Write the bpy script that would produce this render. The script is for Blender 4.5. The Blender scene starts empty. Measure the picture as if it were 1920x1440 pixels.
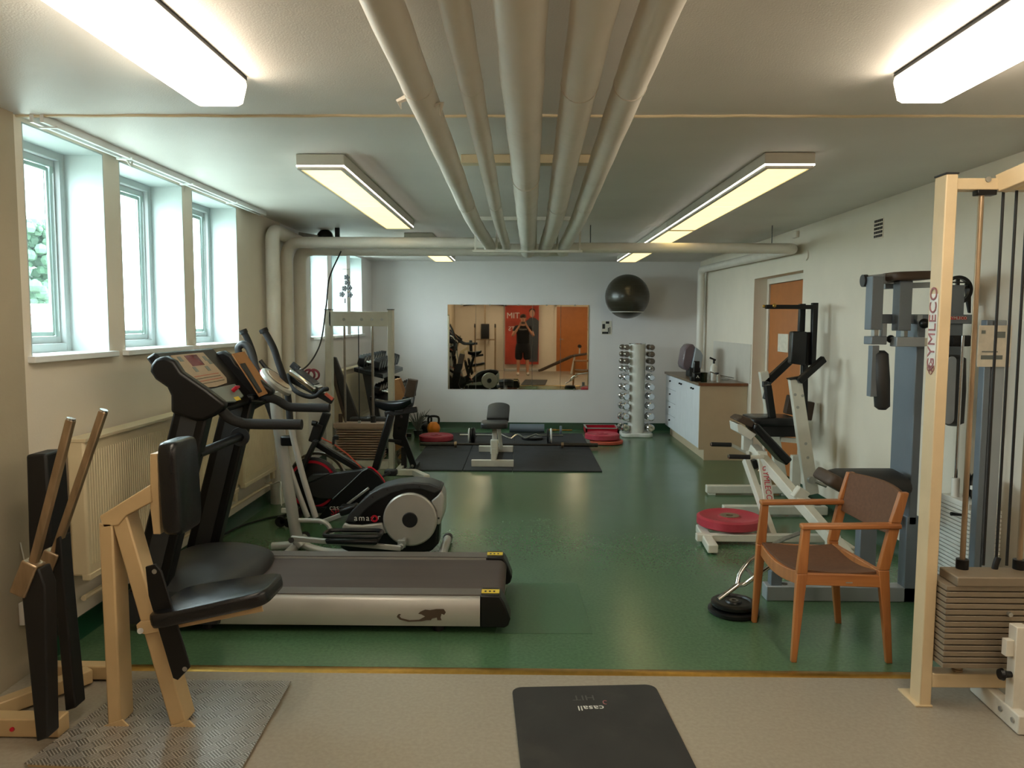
import bpy, bmesh, math, random
from mathutils import Vector, Matrix
random.seed(7)
PI = math.pi
sc = bpy.context.scene
COL = sc.collection
# ---------------------------------------------------------------- camera model (metres; eye at 0,0,1.56)
F = 1440.0; H = 1.56
yaw = math.atan(19/1440.); pit = math.atan(115/1440.); rol = 0.004
cy, sy = math.cos(yaw), math.sin(yaw); cp, sp = math.cos(pit), math.sin(pit)
fw = Vector((-sy*cp, cy*cp, -sp)); rt = Vector((cy, sy, 0)); up = Vector((-sy*sp, cy*sp, cp))
def ray(px, py):
    u = (px-960)/F; v = (720-py)/F; c, s = math.cos(rol), math.sin(rol)
    u, v = u*c - v*s, v*c + u*s
    return fw + u*rt + v*up
def at(px, py, Y):
    d = ray(px, py); t = Y/d.y; return Vector((d.x*t, Y, H+d.z*t))
def fl(px, py, z=0.0):
    d = ray(px, py); t = (z-H)/d.z; return Vector((d.x*t, d.y*t, z))
def xp(px, py, X):
    d = ray(px, py); t = X/d.x; return Vector((X, d.y*t, H+d.z*t))
V = Vector
# ---------------------------------------------------------------- materials
def lin(c):
    c = c/255.
    return c/12.92 if c <= .04045 else ((c+.055)/1.055)**2.4
def rgb(h):
    h = h.lstrip('#'); return tuple(lin(int(h[i:i+2], 16)) for i in (0, 2, 4)) + (1.0,)
M = {}
def mat(name, col, rough=.5, metal=0., var=.06, scale=8., bump=0., bscale=60., spec=.5, emit=None, es=0., coat=0., wear=None, wearamt=.5, stretch=(1, 1, 1)):
    m = bpy.data.materials.new(name); m.use_nodes = True; nt = m.node_tree; N = nt.nodes; L = nt.links
    b = N['Principled BSDF']; c = rgb(col)
    b.inputs['Roughness'].default_value = rough; b.inputs['Metallic'].default_value = metal
    b.inputs['Specular IOR Level'].default_value = spec
    if coat: b.inputs['Coat Weight'].default_value = coat; b.inputs['Coat Roughness'].default_value = .15
    tc = N.new('ShaderNodeTexCoord'); mp = N.new('ShaderNodeMapping'); mp.inputs['Scale'].default_value = stretch
    L.new(tc.outputs['Object'], mp.inputs[0])
    n = N.new('ShaderNodeTexNoise'); n.inputs['Scale'].default_value = scale; n.inputs['Detail'].default_value = 4
    L.new(mp.outputs[0], n.inputs['Vector'])
    r = N.new('ShaderNodeValToRGB'); r.color_ramp.elements[0].position = .3; r.color_ramp.elements[1].position = .7
    r.color_ramp.elements[0].color = tuple(max(0, x*(1-var)) for x in c[:3]) + (1,)
    r.color_ramp.elements[1].color = tuple(min(1, x*(1+var)) for x in c[:3]) + (1,)
    L.new(n.outputs['Fac'], r.inputs[0]); out = r.outputs[0]
    if wear:
        n2 = N.new('ShaderNodeTexNoise'); n2.inputs['Scale'].default_value = 2.3; n2.inputs['Detail'].default_value = 6; n2.inputs['Roughness'].default_value = .65
        L.new(tc.outputs['Object'], n2.inputs['Vector'])
        r2 = N.new('ShaderNodeValToRGB'); r2.color_ramp.elements[0].position = .52; r2.color_ramp.elements[1].position = .68
        r2.color_ramp.elements[0].color = (0, 0, 0, 1); r2.color_ramp.elements[1].color = (wearamt,)*3 + (1,)
        L.new(n2.outputs['Fac'], r2.inputs[0])
        mx = N.new('ShaderNodeMix'); mx.data_type = 'RGBA'
        L.new(r2.outputs[0], mx.inputs[0]); L.new(out, mx.inputs[6]); mx.inputs[7].default_value = rgb(wear); out = mx.outputs[2]
    L.new(out, b.inputs['Base Color'])
    if bump:
        n3 = N.new('ShaderNodeTexNoise'); n3.inputs['Scale'].default_value = bscale; n3.inputs['Detail'].default_value = 3
        L.new(tc.outputs['Object'], n3.inputs['Vector'])
        bp = N.new('ShaderNodeBump'); bp.inputs['Strength'].default_value = bump; bp.inputs['Distance'].default_value = .01
        L.new(n3.outputs['Fac'], bp.inputs['Height']); L.new(bp.outputs[0], b.inputs['Normal'])
    if emit:
        b.inputs['Emission Color'].default_value = rgb(emit); b.inputs['Emission Strength'].default_value = es
    M[name] = m
    return m
def glassmat(name, tint, gl=.08):
    m = bpy.data.materials.new(name); m.use_nodes = True; nt = m.node_tree; N = nt.nodes; L = nt.links
    N.remove(N['Principled BSDF']); o = N['Material Output']
    t = N.new('ShaderNodeBsdfTransparent'); t.inputs[0].default_value = rgb(tint)
    g = N.new('ShaderNodeBsdfGlossy'); g.inputs['Roughness'].default_value = .02
    mx = N.new('ShaderNodeMixShader'); lw = N.new('ShaderNodeLayerWeight'); lw.inputs[0].default_value = .5
    pw = N.new('ShaderNodeMath'); pw.operation = 'POWER'; pw.inputs[1].default_value = 5; L.new(lw.outputs['Facing'], pw.inputs[0]); ml = N.new('ShaderNodeMath'); ml.operation = 'MULTIPLY_ADD'; ml.inputs[1].default_value = .6; ml.inputs[2].default_value = .04; L.new(pw.outputs[0], ml.inputs[0]); L.new(ml.outputs[0], mx.inputs[0]); L.new(t.outputs[0], mx.inputs[1]); L.new(g.outputs[0], mx.inputs[2]); L.new(mx.outputs[0], o.inputs[0])
    M[name] = m
def woodmat(name, c1, c2, rough=.4, sc_=3., stretch=(1, 1, .08)):
    m = bpy.data.materials.new(name); m.use_nodes = True; nt = m.node_tree; N = nt.nodes; L = nt.links; b = N['Principled BSDF']
    b.inputs['Roughness'].default_value = rough
    tc = N.new('ShaderNodeTexCoord'); mp = N.new('ShaderNodeMapping'); mp.inputs['Scale'].default_value = stretch
    n = N.new('ShaderNodeTexNoise'); n.inputs['Scale'].default_value = sc_*12; n.inputs['Detail'].default_value = 8; n.inputs['Distortion'].default_value = .6
    r = N.new('ShaderNodeValToRGB'); r.color_ramp.elements[0].position = .3; r.color_ramp.elements[1].position = .7
    r.color_ramp.elements[0].color = rgb(c1); r.color_ramp.elements[1].color = rgb(c2)
    L.new(tc.outputs['Object'], mp.inputs[0]); L.new(mp.outputs[0], n.inputs['Vector']); L.new(n.outputs['Fac'], r.inputs[0]); L.new(r.outputs[0], b.inputs['Base Color'])
    M[name] = m
# ---------------------------------------------------------------- mesh builder
def spl(pts, n=8, closed=False):
    P = [V(p) for p in pts]; out = []; k = len(P)
    rng = range(k if closed else k-1)
    for i in rng:
        p0 = P[(i-1) % k] if closed or i > 0 else P[0]*2-P[1]
        p1 = P[i]; p2 = P[(i+1) % k]
        p3 = P[(i+2) % k] if closed or i+2 < k else P[-1]*2-P[-2]
        for j in range(n):
            t = j/n
            out.append(.5*((2*p1)+(p2-p0)*t+(2*p0-5*p1+4*p2-p3)*t*t+(3*p1-p0-3*p2+p3)*t**3))
    if not closed: out.append(P[-1])
    return out
class MB:
    def __init__(s): s.v = []; s.f = []
    def add(s, vs, fs):
        o = len(s.v); s.v += [V(v) for v in vs]; s.f += [tuple(i+o for i in f) for f in fs]; return s
    def bx(s, x0, x1, y0, y1, z0, z1):
        vs = [(x, y, z) for x in (x0, x1) for y in (y0, y1) for z in (z0, z1)]
        return s.add(vs, [(0, 1, 3, 2), (4, 6, 7, 5), (0, 4, 5, 1), (2, 3, 7, 6), (0, 2, 6, 4), (1, 5, 7, 3)])
    def rb(s, c, size, rot=None):
        hx, hy, hz = size[0]/2, size[1]/2, size[2]/2; R = rot or Matrix.Identity(3)
        vs = [V(c)+R @ V((x, y, z)) for x in (-hx, hx) for y in (-hy, hy) for z in (-hz, hz)]
        return s.add(vs, [(0, 1, 3, 2), (4, 6, 7, 5), (0, 4, 5, 1), (2, 3, 7, 6), (0, 2, 6, 4), (1, 5, 7, 3)])
    def beam(s, p, q, w, h, upv=(0, 0, 1)):
        # rectangular section: w across, h along upv
        p, q = V(p), V(q); d = (q-p).normalized(); u = V(upv)
        if abs(d.dot(u)) > .98: u = V((0, 1, 0)) if abs(d.y) < .9 else V((1, 0, 0))
        a = d.cross(u).normalized(); u = a.cross(d).normalized()
        vs = [c + a*i*w/2 + u*j*h/2 for c in (p, q) for i, j in ((-1, -1), (1, -1), (1, 1), (-1, 1))]
        return s.add(vs, [(3, 2, 1, 0), (4, 5, 6, 7), (0, 1, 5, 4), (1, 2, 6, 5), (2, 3, 7, 6), (3, 0, 4, 7)])
    def tube(s, pts, r, seg=10, closed=False, cap=True, flat=1.0, fdir=None):
        P = [V(p) for p in pts]; n = len(P); R = r if isinstance(r, (list, tuple)) else [r]*n
        def tan(i):
            a = P[(i-1) % n] if (closed or i > 0) else P[i]; b = P[(i+1) % n] if (closed or i < n-1) else P[i]
            t = b-a
            return t.normalized() if t.length > 1e-9 else V((0, 0, 1))
        t0 = tan(0)
        u = V(fdir) if fdir else (V((0, 0, 1)) if abs(t0.z) < .9 else V((1, 0, 0)))
        u = (u-t0*u.dot(t0)).normalized(); o = len(s.v)
        for i in range(n):
            t = tan(i); u = (u-t*u.dot(t))
            u = u.normalized() if u.length > 1e-6 else t.orthogonal().normalized()
            w = t.cross(u)
            for k in range(seg):
                a = 2*PI*k/seg; s.v.append(P[i]+(u*math.cos(a)*flat+w*math.sin(a))*R[i])
        m = n if closed else n-1
        for i in range(m):
            for k in range(seg):
                a = o+i*seg+k; b = o+i*seg+(k+1) % seg; c = o+((i+1) % n)*seg+(k+1) % seg; d = o+((i+1) % n)*seg+k
                s.f.append((a, b, c, d))
        if cap and not closed:
            s.f.append(tuple(o+k for k in reversed(range(seg)))); s.f.append(tuple(o+(n-1)*seg+k for k in range(seg)))
        return s
    def cyl(s, p, q, r, r2=None, seg=20):
        return s.tube([p, q], [r, r if r2 is None else r2], seg)
    def lathe(s, prof, o, axis=(0, 0, 1), seg=28):
        # profile of (radius, height along axis), closed at both ends when the radius is 0
        A = V(axis).normalized(); u = A.orthogonal().normalized(); w = A.cross(u); o = V(o); b = len(s.v); n = len(prof)
        for (r, h) in prof:
            for k in range(seg):
                a = 2*PI*k/seg; s.v.append(o+A*h+(u*math.cos(a)+w*math.sin(a))*r)
        for i in range(n-1):
            for k in range(seg):
                s.f.append((b+i*seg+k, b+i*seg+(k+1) % seg, b+(i+1)*seg+(k+1) % seg, b+(i+1)*seg+k))
        return s
    def ring(s, o, axis, R0, R1, t, seg=32):
        return s.lathe([(R0, -t/2), (R1, -t/2), (R1, t/2), (R0, t/2), (R0, -t/2)], o, axis, seg)
    def disc(s, o, axis, R, t, seg=32, e=.15):
        e = min(e*t, R*.3)
        return s.lathe([(0, -t/2), (R-e, -t/2), (R, -t/2+e), (R, t/2-e), (R-e, t/2), (0, t/2)], o, axis, seg)
    def prism(s, poly, ext):
        n = len(poly); e = V(ext); P = [V(p) for p in poly]
        return s.add(P+[p+e for p in P], [tuple(range(n)), tuple(n+i for i in reversed(range(n)))] + [(i, n+i, n+(i+1) % n, (i+1) % n) for i in range(n)])
    def ball(s, c, r, sx=1, sy_=1, sz=1, seg=24, rings=14):
        prof = [(r*math.sin(PI*i/rings), -r*math.cos(PI*i/rings)) for i in range(rings+1)]
        o = len(s.v); s.lathe(prof, (0, 0, 0), (0, 0, 1), seg)
        for i in range(o, len(s.v)):
            v = s.v[i]; s.v[i] = V((v.x*sx, v.y*sy_, v.z*sz))+V(c)
        return s
    def loft(s, rings, cap=True):
        n = len(rings[0]); o = len(s.v)
        for r in rings: s.v += [V(p) for p in r]
        for i in range(len(rings)-1):
            for k in range(n):
                s.f.append((o+i*n+k, o+i*n+(k+1) % n, o+(i+1)*n+(k+1) % n, o+(i+1)*n+k))
        if cap: s.f.append(tuple(o+k for k in reversed(range(n)))); s.f.append(tuple(o+(len(rings)-1)*n+k for k in range(n)))
        return s
    def mirrory(s, yc):
        o = len(s.v); s.v += [V((v.x, 2*yc-v.y, v.z)) for v in s.v]; s.f += [tuple(i+o for i in reversed(f)) for f in list(s.f)]; return s
    def build(s, name, m, parent=None, bevel=0., seg=2, sub=0, smooth=True, angle=38, label=None, kind=None, solid=0):
        off = V(parent['_o']) if parent is not None else V((0, 0, 0))
        me = bpy.data.meshes.new(name); me.from_pydata([tuple(v-off) for v in s.v], [], s.f)
        bm = bmesh.new(); bm.from_mesh(me); bmesh.ops.remove_doubles(bm, verts=bm.verts, dist=1e-6)
        bmesh.ops.recalc_face_normals(bm, faces=bm.faces); bm.to_mesh(me); bm.free()
        if smooth:
            me.shade_smooth()
            me.set_sharp_from_angle(angle=math.radians(angle))
        if m is not None: me.materials.append(M[m] if isinstance(m, str) else m)
        o = bpy.data.objects.new(name, me); COL.objects.link(o)
        if parent is not None:
            o.parent = parent; o['_o'] = tuple(off)
        else: o['_o'] = (0, 0, 0)
        if solid:
            md = o.modifiers.new('solid', 'SOLIDIFY'); md.thickness = solid; md.offset = 0
        if bevel:
            md = o.modifiers.new('bevel', 'BEVEL'); md.width = bevel; md.segments = seg; md.limit_method = 'ANGLE'; md.angle_limit = math.radians(40); md.harden_normals = False
        if sub:
            md = o.modifiers.new('sub', 'SUBSURF'); md.levels = sub; md.render_levels = sub
        if label: o['label'] = label
        if kind: o['kind'] = kind
        return o
ROOTS = []
def thing(name, label, cat, loc, group=None):
    o = bpy.data.objects.new(name, None); COL.objects.link(o); o.location = loc; o.empty_display_size = .1
    o['_o'] = tuple(loc); o['label'] = label; o['category'] = cat
    if group: o['group'] = group
    ROOTS.append(o)
    return o
def recenter(o):
    me = o.data; n = len(me.vertices)
    lo = [min(v.co[i] for v in me.vertices) for i in range(3)]; hi = [max(v.co[i] for v in me.vertices) for i in range(3)]
    c = V(((lo[0]+hi[0])/2, (lo[1]+hi[1])/2, lo[2])); me.transform(Matrix.Translation(-c)); o.location = o.location + c; o['_o'] = tuple(V(o['_o'])+c)
def single(mb, name, m, label, cat, group=None, **k):
    o = mb.build(name, m, None, **k); recenter(o); o['label'] = label; o['category'] = cat
    if group: o['group'] = group
    return o
def struct(mb, name, m, **k):
    o = mb.build(name, m, None, **k); o['kind'] = 'structure'; return o
def copytree(src, loc, label, rotz=None, group=None):
    r = src.copy(); COL.objects.link(r); r.location = loc; r['_o'] = tuple(loc); r['label'] = label
    if rotz is not None: r.rotation_euler = (0, 0, rotz)
    if group: r['group'] = group
    for ch in list(src.children):
        c = ch.copy(); COL.objects.link(c); c.parent = r
        for g in ch.children:
            d = g.copy(); COL.objects.link(d); d.parent = c
    return r
def text(s, name, m, parent, loc, size, xdir, ydir, ext=.0008, bold=.0, spacing=1.0, align='CENTER'):
    cu = bpy.data.curves.new('tmp', 'FONT'); cu.body = s; cu.size = size; cu.extrude = ext; cu.offset = 0; cu.align_x = align; cu.align_y = 'CENTER'; cu.space_character = spacing; cu.resolution_u = 3
    tmp = bpy.data.objects.new('tmp', cu); me = bpy.data.meshes.new_from_object(tmp); bpy.data.objects.remove(tmp); bpy.data.curves.remove(cu)
    X = V(xdir).normalized(); Yv = (V(ydir)-X*V(ydir).dot(X)).normalized(); Z = X.cross(Yv)
    off = V(parent['_o']) if parent is not None else V((0, 0, 0))
    me.transform(Matrix.Translation(V(loc)-off) @ Matrix((X, Yv, Z)).transposed().to_4x4()); me.materials.clear(); me.materials.append(M[m]); me.name = name
    o = bpy.data.objects.new(name, me); COL.objects.link(o)
    if parent is not None: o.parent = parent
    return o
def seat_pad(mb, c, size, rot=None, r=.25, crown=.3, n=12):
    # rounded cushion: superellipse outline with bulging faces; size = (length, width, thickness)
    R = rot or Matrix.Identity(3); L_, W_, T_ = size; rings = []
    for (k, zz) in ((.86, -.5), (.97, -.42), (1., -.2), (1., .2), (.97, .42), (.86, .5)):
        ring = []
        for i in range(n*4):
            a = 2*PI*i/(n*4); ex = r
            x = math.copysign(abs(math.cos(a))**ex, math.cos(a))*L_/2; y = math.copysign(abs(math.sin(a))**ex, math.sin(a))*W_/2
            d = (1-k)*T_*1.3
            x -= math.copysign(min(abs(x), d), x); y -= math.copysign(min(abs(y), d), y)
            ring.append(V(c)+R @ V((x, y, zz*T_)))
        rings.append(ring)
    mb.loft(rings); return mb
def rotm(axis, deg): return Matrix.Rotation(math.radians(deg), 3, axis)
# ---------------------------------------------------------------- palette
mat('wall_cream', '#e0d6c6', .75, var=.03, scale=3, bump=.08, bscale=90)
mat('wall_white', '#e4dfde', .75, var=.02, scale=3, bump=.06, bscale=90)
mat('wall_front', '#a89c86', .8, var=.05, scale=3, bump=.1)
mat('ceil_paint', '#dad6d0', .5, var=.05, scale=1.6, bump=.12, bscale=160)
mat('white_paint', '#e4e8e8', .35, var=.02)
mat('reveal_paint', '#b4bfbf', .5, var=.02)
mat('barbell_steel', '#3c3832', .4, metal=.6, var=.2, scale=30)
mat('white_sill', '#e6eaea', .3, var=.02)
mat('pipe_paint', '#e2dcd2', .42, var=.04, scale=5, bump=.2, bscale=14, wear='#a49c8a', wearamt=.25)
mat('radiator_cream', '#d8c8a6', .4, var=.03)
mat('skirt_green', '#17402a', .35, var=.1)
mat('black_plastic', '#08090b', .36, var=.1, scale=20, spec=.4)
mat('black_matte', '#060607', .55, var=.15)
mat('black_vinyl', '#0e1013', .27, var=.12, bump=.12, bscale=240)
mat('grey_plastic', '#2e3032', .45, var=.06)
mat('dark_grey', '#1d1e20', .5, var=.06)
mat('foam', '#19191a', .8, var=.1, bump=.15, bscale=300)
mat('silver', '#b9b4ac', .38, metal=.55, var=.04)
mat('silver_paint', '#b3b1ab', .35, metal=.35, var=.03)
mat('chrome', '#d8d8d8', .12, metal=1., var=.02)
mat('steel', '#8d857a', .3, metal=.9, var=.12, scale=30)
mat('old_steel', '#a08a70', .38, metal=.8, var=.25, scale=30, stretch=(1, 1, .2))
mat('cream_steel', '#c6ab80', .38, var=.05, wear='#a08a64', wearamt=.2)
mat('cream_tower', '#d2bd98', .4, var=.04, wear='#a5977c', wearamt=.2)
mat('white_steel', '#d8d4c8', .4, var=.05, wear='#98917e', wearamt=.3)
mat('machine_grey', '#6e7882', .38, metal=.15, var=.05)
mat('machine_light', '#9aa2a8', .35, metal=.2, var=.05)
mat('red_rubber', '#b03444', .5, var=.1, wear='#c4606a', wearamt=.5)
mat('orange_rubber', '#b85038', .6, var=.1)
mat('orange', '#f08a24', .4, var=.05)
mat('red_plastic', '#b8142c', .35)
mat('display_tan', '#a89078', .45, var=.08)
mat('display_red', '#6d2f33', .2)
mat('tray_grey', '#6a706c', .4)
mat('yellow', '#d8b93a', .5, var=.05)
mat('rail_grey', '#5e5752', .5)
mat('belt', '#4b403c', .65, var=.12, scale=4, stretch=(.2, 3, 1), bump=.1, bscale=400)
mat('seat_brown', '#664630', .75, var=.12, scale=60, bump=.2, bscale=500)
mat('brown_pad', '#4a3a2e', .6, var=.15)
mat('grey_pad', '#2e2e2e', .5, var=.1)
mat('plate_brown', '#857866', .5, metal=.25, var=.12)
mat('plate_white', '#e2e2dc', .5, metal=.1, var=.05)
mat('plate_pink', '#b09684', .45, metal=.1, var=.08)
mat('brass', '#b08a44', .32, metal=.8, var=.12, scale=30)
mat('door_orange', '#b06a34', .4, var=.06)
mat('yoga', '#2c2c2a', .9, var=.15, scale=5, bump=.15, bscale=500, wear='#3c3b36', wearamt=.7)
mat('rubber_mat', '#2a2b2e', .75, var=.18, scale=5, bump=.2, bscale=300)
mat('text_white', '#d8d8d0', .6)
mat('text_red', '#b82030', .6)
mat('text_faded', '#9a5f60', .6, var=.3, scale=20)
mat('text_grey', '#4a4a46', .8)
mat('paper', '#d8d0c0', .8, var=.1, scale=25)
mat('skin', '#b98468', .55, var=.05)
mat('hair', '#3a2a20', .8)
mat('cloth_black', '#0d0d0f', .9)
mat('shoe', '#d0cac0', .6)
mat('banner_red', '#a83a28', .6, var=.35, scale=1.8)
mat('banner_skin', '#c09078', .6)
mat('banner_shirt', '#3c4248', .6)
mat('foliage', '#34503c', .8, var=.35, scale=3, bump=.5, bscale=5)
mat('ground_out', '#b5b8ae', .9)
mat('cardboard', '#9a6a3c', .8, var=.1)
mat('worktop', '#6e5a42', .3, var=.25, scale=14)
mat('cabinet_side', '#c6b295', .5, var=.03)
mat('cabinet_white', '#dcdee2', .4, var=.02)
mat('tub', '#6b5d63', .3, var=.1)
mat('tile_white', '#cfc8bd', .3, var=.03, scale=10)
mat('wood_edge', '#7c4f34', .45, var=.1)
mat('white_plastic', '#d8d6ce', .35)
mat('zinc', '#a9a9a4', .35, metal=.7, var=.1, scale=40)
woodmat('chair_wood', '#9c6034', '#b87a46', .38)
woodmat('chair_wood_x', '#9c6034', '#b87a46', .38, stretch=(.08, 1, 1))
glassmat('pane', '#f4fbf8')
glassmat('glass_green', '#a8b8a8')
# ================================================================ SHELL
XL, XR, YB, YF, YS, ZC = -2.19, 2.56, 11.2, -2.5, 3.33, 2.445
def floor_mat(name, c1, c2, c3, rough, wearcol, wamt):
    m = bpy.data.materials.new(name); m.use_nodes = True; nt = m.node_tree; N = nt.nodes; L = nt.links; b = N['Principled BSDF']; b.inputs['Specular IOR Level'].default_value = .65
    tc = N.new('ShaderNodeTexCoord')
    n = N.new('ShaderNodeTexNoise'); n.inputs['Scale'].default_value = 60; n.inputs['Detail'].default_value = 6
    n2 = N.new('ShaderNodeTexNoise'); n2.inputs['Scale'].default_value = 1.3; n2.inputs['Detail'].default_value = 8; n2.inputs['Roughness'].default_value = .7
    for k in (n, n2): L.new(tc.outputs['Object'], k.inputs['Vector'])
    r = N.new('ShaderNodeValToRGB'); r.color_ramp.elements[0].color = rgb(c1); r.color_ramp.elements[1].color = rgb(c2)
    r.color_ramp.elements[0].position = .35; r.color_ramp.elements[1].position = .65
    L.new(n.outputs['Fac'], r.inputs[0])
    r2 = N.new('ShaderNodeValToRGB'); r2.color_ramp.elements[0].position = .45; r2.color_ramp.elements[1].position = .72
    r2.color_ramp.elements[0].color = (0, 0, 0, 1); r2.color_ramp.elements[1].color = (wamt,)*3+(1,)
    L.new(n2.outputs['Fac'], r2.inputs[0])
    mx = N.new('ShaderNodeMix'); mx.data_type = 'RGBA'; L.new(r2.outputs[0], mx.inputs[0]); L.new(r.outputs[0], mx.inputs[6]); mx.inputs[7].default_value = rgb(c3)
    # small pale scuffs
    n3 = N.new('ShaderNodeTexNoise'); n3.inputs['Scale'].default_value = 5; n3.inputs['Detail'].default_value = 10; n3.inputs['Roughness'].default_value = .8
    mp = N.new('ShaderNodeMapping'); mp.inputs['Scale'].default_value = (1, 2.2, 1); mp.inputs['Rotation'].default_value = (0, 0, .5)
    L.new(tc.outputs['Object'], mp.inputs[0]); L.new(mp.outputs[0], n3.inputs['Vector'])
    r3 = N.new('ShaderNodeValToRGB'); r3.color_ramp.elements[0].position = .70; r3.color_ramp.elements[1].position = .78
    r3.color_ramp.elements[0].color = (0, 0, 0, 1); r3.color_ramp.elements[1].color = (.55,)*3+(1,)
    L.new(n3.outputs['Fac'], r3.inputs[0])
    mx2 = N.new('ShaderNodeMix'); mx2.data_type = 'RGBA'; L.new(r3.outputs[0], mx2.inputs[0]); L.new(mx.outputs[2], mx2.inputs[6]); mx2.inputs[7].default_value = rgb(wearcol)
    L.new(mx2.outputs[2], b.inputs['Base Color'])
    rr = N.new('ShaderNodeMapRange'); rr.inputs[3].default_value = rough-.05; rr.inputs[4].default_value = rough+.12; L.new(n2.outputs['Fac'], rr.inputs[0]); L.new(rr.outputs[0], b.inputs['Roughness'])
    bp = N.new('ShaderNodeBump'); bp.inputs['Strength'].default_value = .05; bp.inputs['Distance'].default_value = .01; L.new(n2.outputs['Fac'], bp.inputs['Height']); L.new(bp.outputs[0], b.inputs['Normal'])
    M[name] = m
floor_mat('lino_green', '#456448', '#4f7050', '#627c5c', .2, '#74886c', .16)
floor_mat('lino_beige', '#938b7c', '#9d9587', '#8b8375', .34, '#b3a78c', .2)
floor_mat('lino_patch', '#3d5e44', '#44684b', '#516f54', .34, '#5f7d5c', .3)
m = MB().bx(XL-.1, XR+.3, YS, YB+.1, -.1, 0); struct(m, 'floor', 'lino_green', smooth=False)
m = MB().bx(XL-.1, XR+.3, YF-.1, YS, -.1, 0); o = struct(m, 'floor_front', 'lino_beige', smooth=False)
o = single(MB().prism([(-.13, 3.75, 0), (.36, 3.76, 0), (.335, 4.51, 0), (-.075, 4.50, 0)], (0, 0, .0015)), 'floor_patch', 'lino_patch', 'dull darker square of green vinyl laid on the floor right of the treadmill', 'floor mat')
# brass threshold strip
m = MB().prism([(XL, YS-.03, 0), (XL, YS-.02, .007), (XL, YS+.02, .007), (XL, YS+.03, 0)], (XR-XL, 0, 0)); struct(m, 'trim_1', 'brass')
# ceiling, with the crack strip where the old partition stood
struct(MB().bx(XL-.4, XR+.4, YF-.1, YB+.1, ZC, ZC+.1), 'ceiling', 'ceil_paint', smooth=False)
pts = []
for i in range(61):
    x = XL+(XR-XL)*i/60; pts.append((x, 3.365+.004*math.sin(i*1.7)+.003*math.sin(i*.6), ZC-.003))
struct(MB().tube(pts, .007, 6), 'trim_2', 'brass' if False else 'radiator_cream')
# left wall with window openings
W1 = [(3.40, 4.05), (4.21, 4.985), (5.13, 5.92)]; W2 = [(7.95, 8.66), (8.84, 9.62), (9.80, 10.5)]
SILL, HEAD, XO = 1.40, 2.425, -2.47
def wallL(y0, y1, wins):
    m = MB(); m.bx(XO, XL, y0, y1, 0, SILL); m.bx(XO, XL, y0, y1, HEAD, ZC)
    ys = [y0]
    for a, b in wins: ys += [a, b]
    ys.append(y1)
    for i in range(0, len(ys), 2): m.bx(XO, XL, ys[i], ys[i+1], SILL, HEAD)
    return m
struct(wallL(YS, 6.98, W1), 'wall_left', 'wall_cream', smooth=False)
struct(wallL(6.98, YB, W2), 'wall_left_far', 'wall_white', smooth=False)
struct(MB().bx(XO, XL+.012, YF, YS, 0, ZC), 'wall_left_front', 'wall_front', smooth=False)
struct(MB().bx(XL-.3, XR+.3, YB, YB+.12, 0, ZC), 'wall_back', 'wall_white', smooth=False)
# right wall with door niche
DY0, DY1, DZ, DX = 7.10, 8.58, 2.05, XR+.14
m = MB(); m.bx(XR, XR+.3, YF, DY0, 0, ZC); m.bx(XR, XR+.3, DY1, YB, 0, ZC); m.bx(XR, XR+.3, DY0, DY1, DZ, ZC)
m.bx(XR+.22, XR+.3, DY0, DY1, 0, DZ)
struct(m, 'wall_right', 'wall_cream', smooth=False)
struct(MB().bx(XL-.3, XR+.3, YF-.12, YF, 0, ZC), 'wall_front', 'wall_cream', smooth=False)
# coved green skirting
def skirt(name, p, q, n):
    p, q, n = V(p), V(q), V(n)
    poly = [p, p+n*.03, p+n*.012+V((0, 0, .02)), p+n*.006+V((0, 0, .1)), p+V((0, 0, .1))]
    struct(MB().prism(poly, q-p), name, 'skirt_green')
skirt('baseboard_left', (XL, YS, 0), (XL, YB, 0), (1, 0, 0))
skirt('baseboard_right', (XR, YS, 0), (XR, DY0, 0), (-1, 0, 0))
skirt('baseboard_back', (XL, YB, 0), (XR, YB, 0), (0, -1, 0))
# windows
wn = 0
for (a, b) in W1+W2:
    wn += 1; x1 = XL-.20; w = thing('window_%d' % wn, '', '', (x1, (a+b)/2, SILL)); del w['label']; del w['category']; w['kind'] = 'structure'
    def rim(x0, x1_, a0, b0, z0, z1, t, nm, mt='reveal_paint'):
        m = MB(); m.bx(x0, x1_, a0, a0+t, z0, z1); m.bx(x0, x1_, b0-t, b0, z0, z1); m.bx(x0, x1_, a0+t, b0-t, z0, z0+t); m.bx(x0, x1_, a0+t, b0-t, z1-t, z1)
        return m.build(nm, mt, w, bevel=.004)
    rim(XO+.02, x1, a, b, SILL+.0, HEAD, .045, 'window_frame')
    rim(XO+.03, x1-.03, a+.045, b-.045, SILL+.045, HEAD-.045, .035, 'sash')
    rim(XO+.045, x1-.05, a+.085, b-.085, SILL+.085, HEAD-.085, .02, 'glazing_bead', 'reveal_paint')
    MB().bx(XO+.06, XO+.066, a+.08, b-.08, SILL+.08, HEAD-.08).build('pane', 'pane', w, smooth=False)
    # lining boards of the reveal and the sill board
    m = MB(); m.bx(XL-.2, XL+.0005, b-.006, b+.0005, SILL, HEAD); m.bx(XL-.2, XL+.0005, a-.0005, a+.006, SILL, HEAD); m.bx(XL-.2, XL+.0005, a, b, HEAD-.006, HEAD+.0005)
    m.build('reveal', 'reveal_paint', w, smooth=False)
    MB().bx(XL-.2, XL+.035, a-.03, b+.035, SILL-.028, SILL+.002).build('window_sill', 'white_sill', w, bevel=.004)
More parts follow.
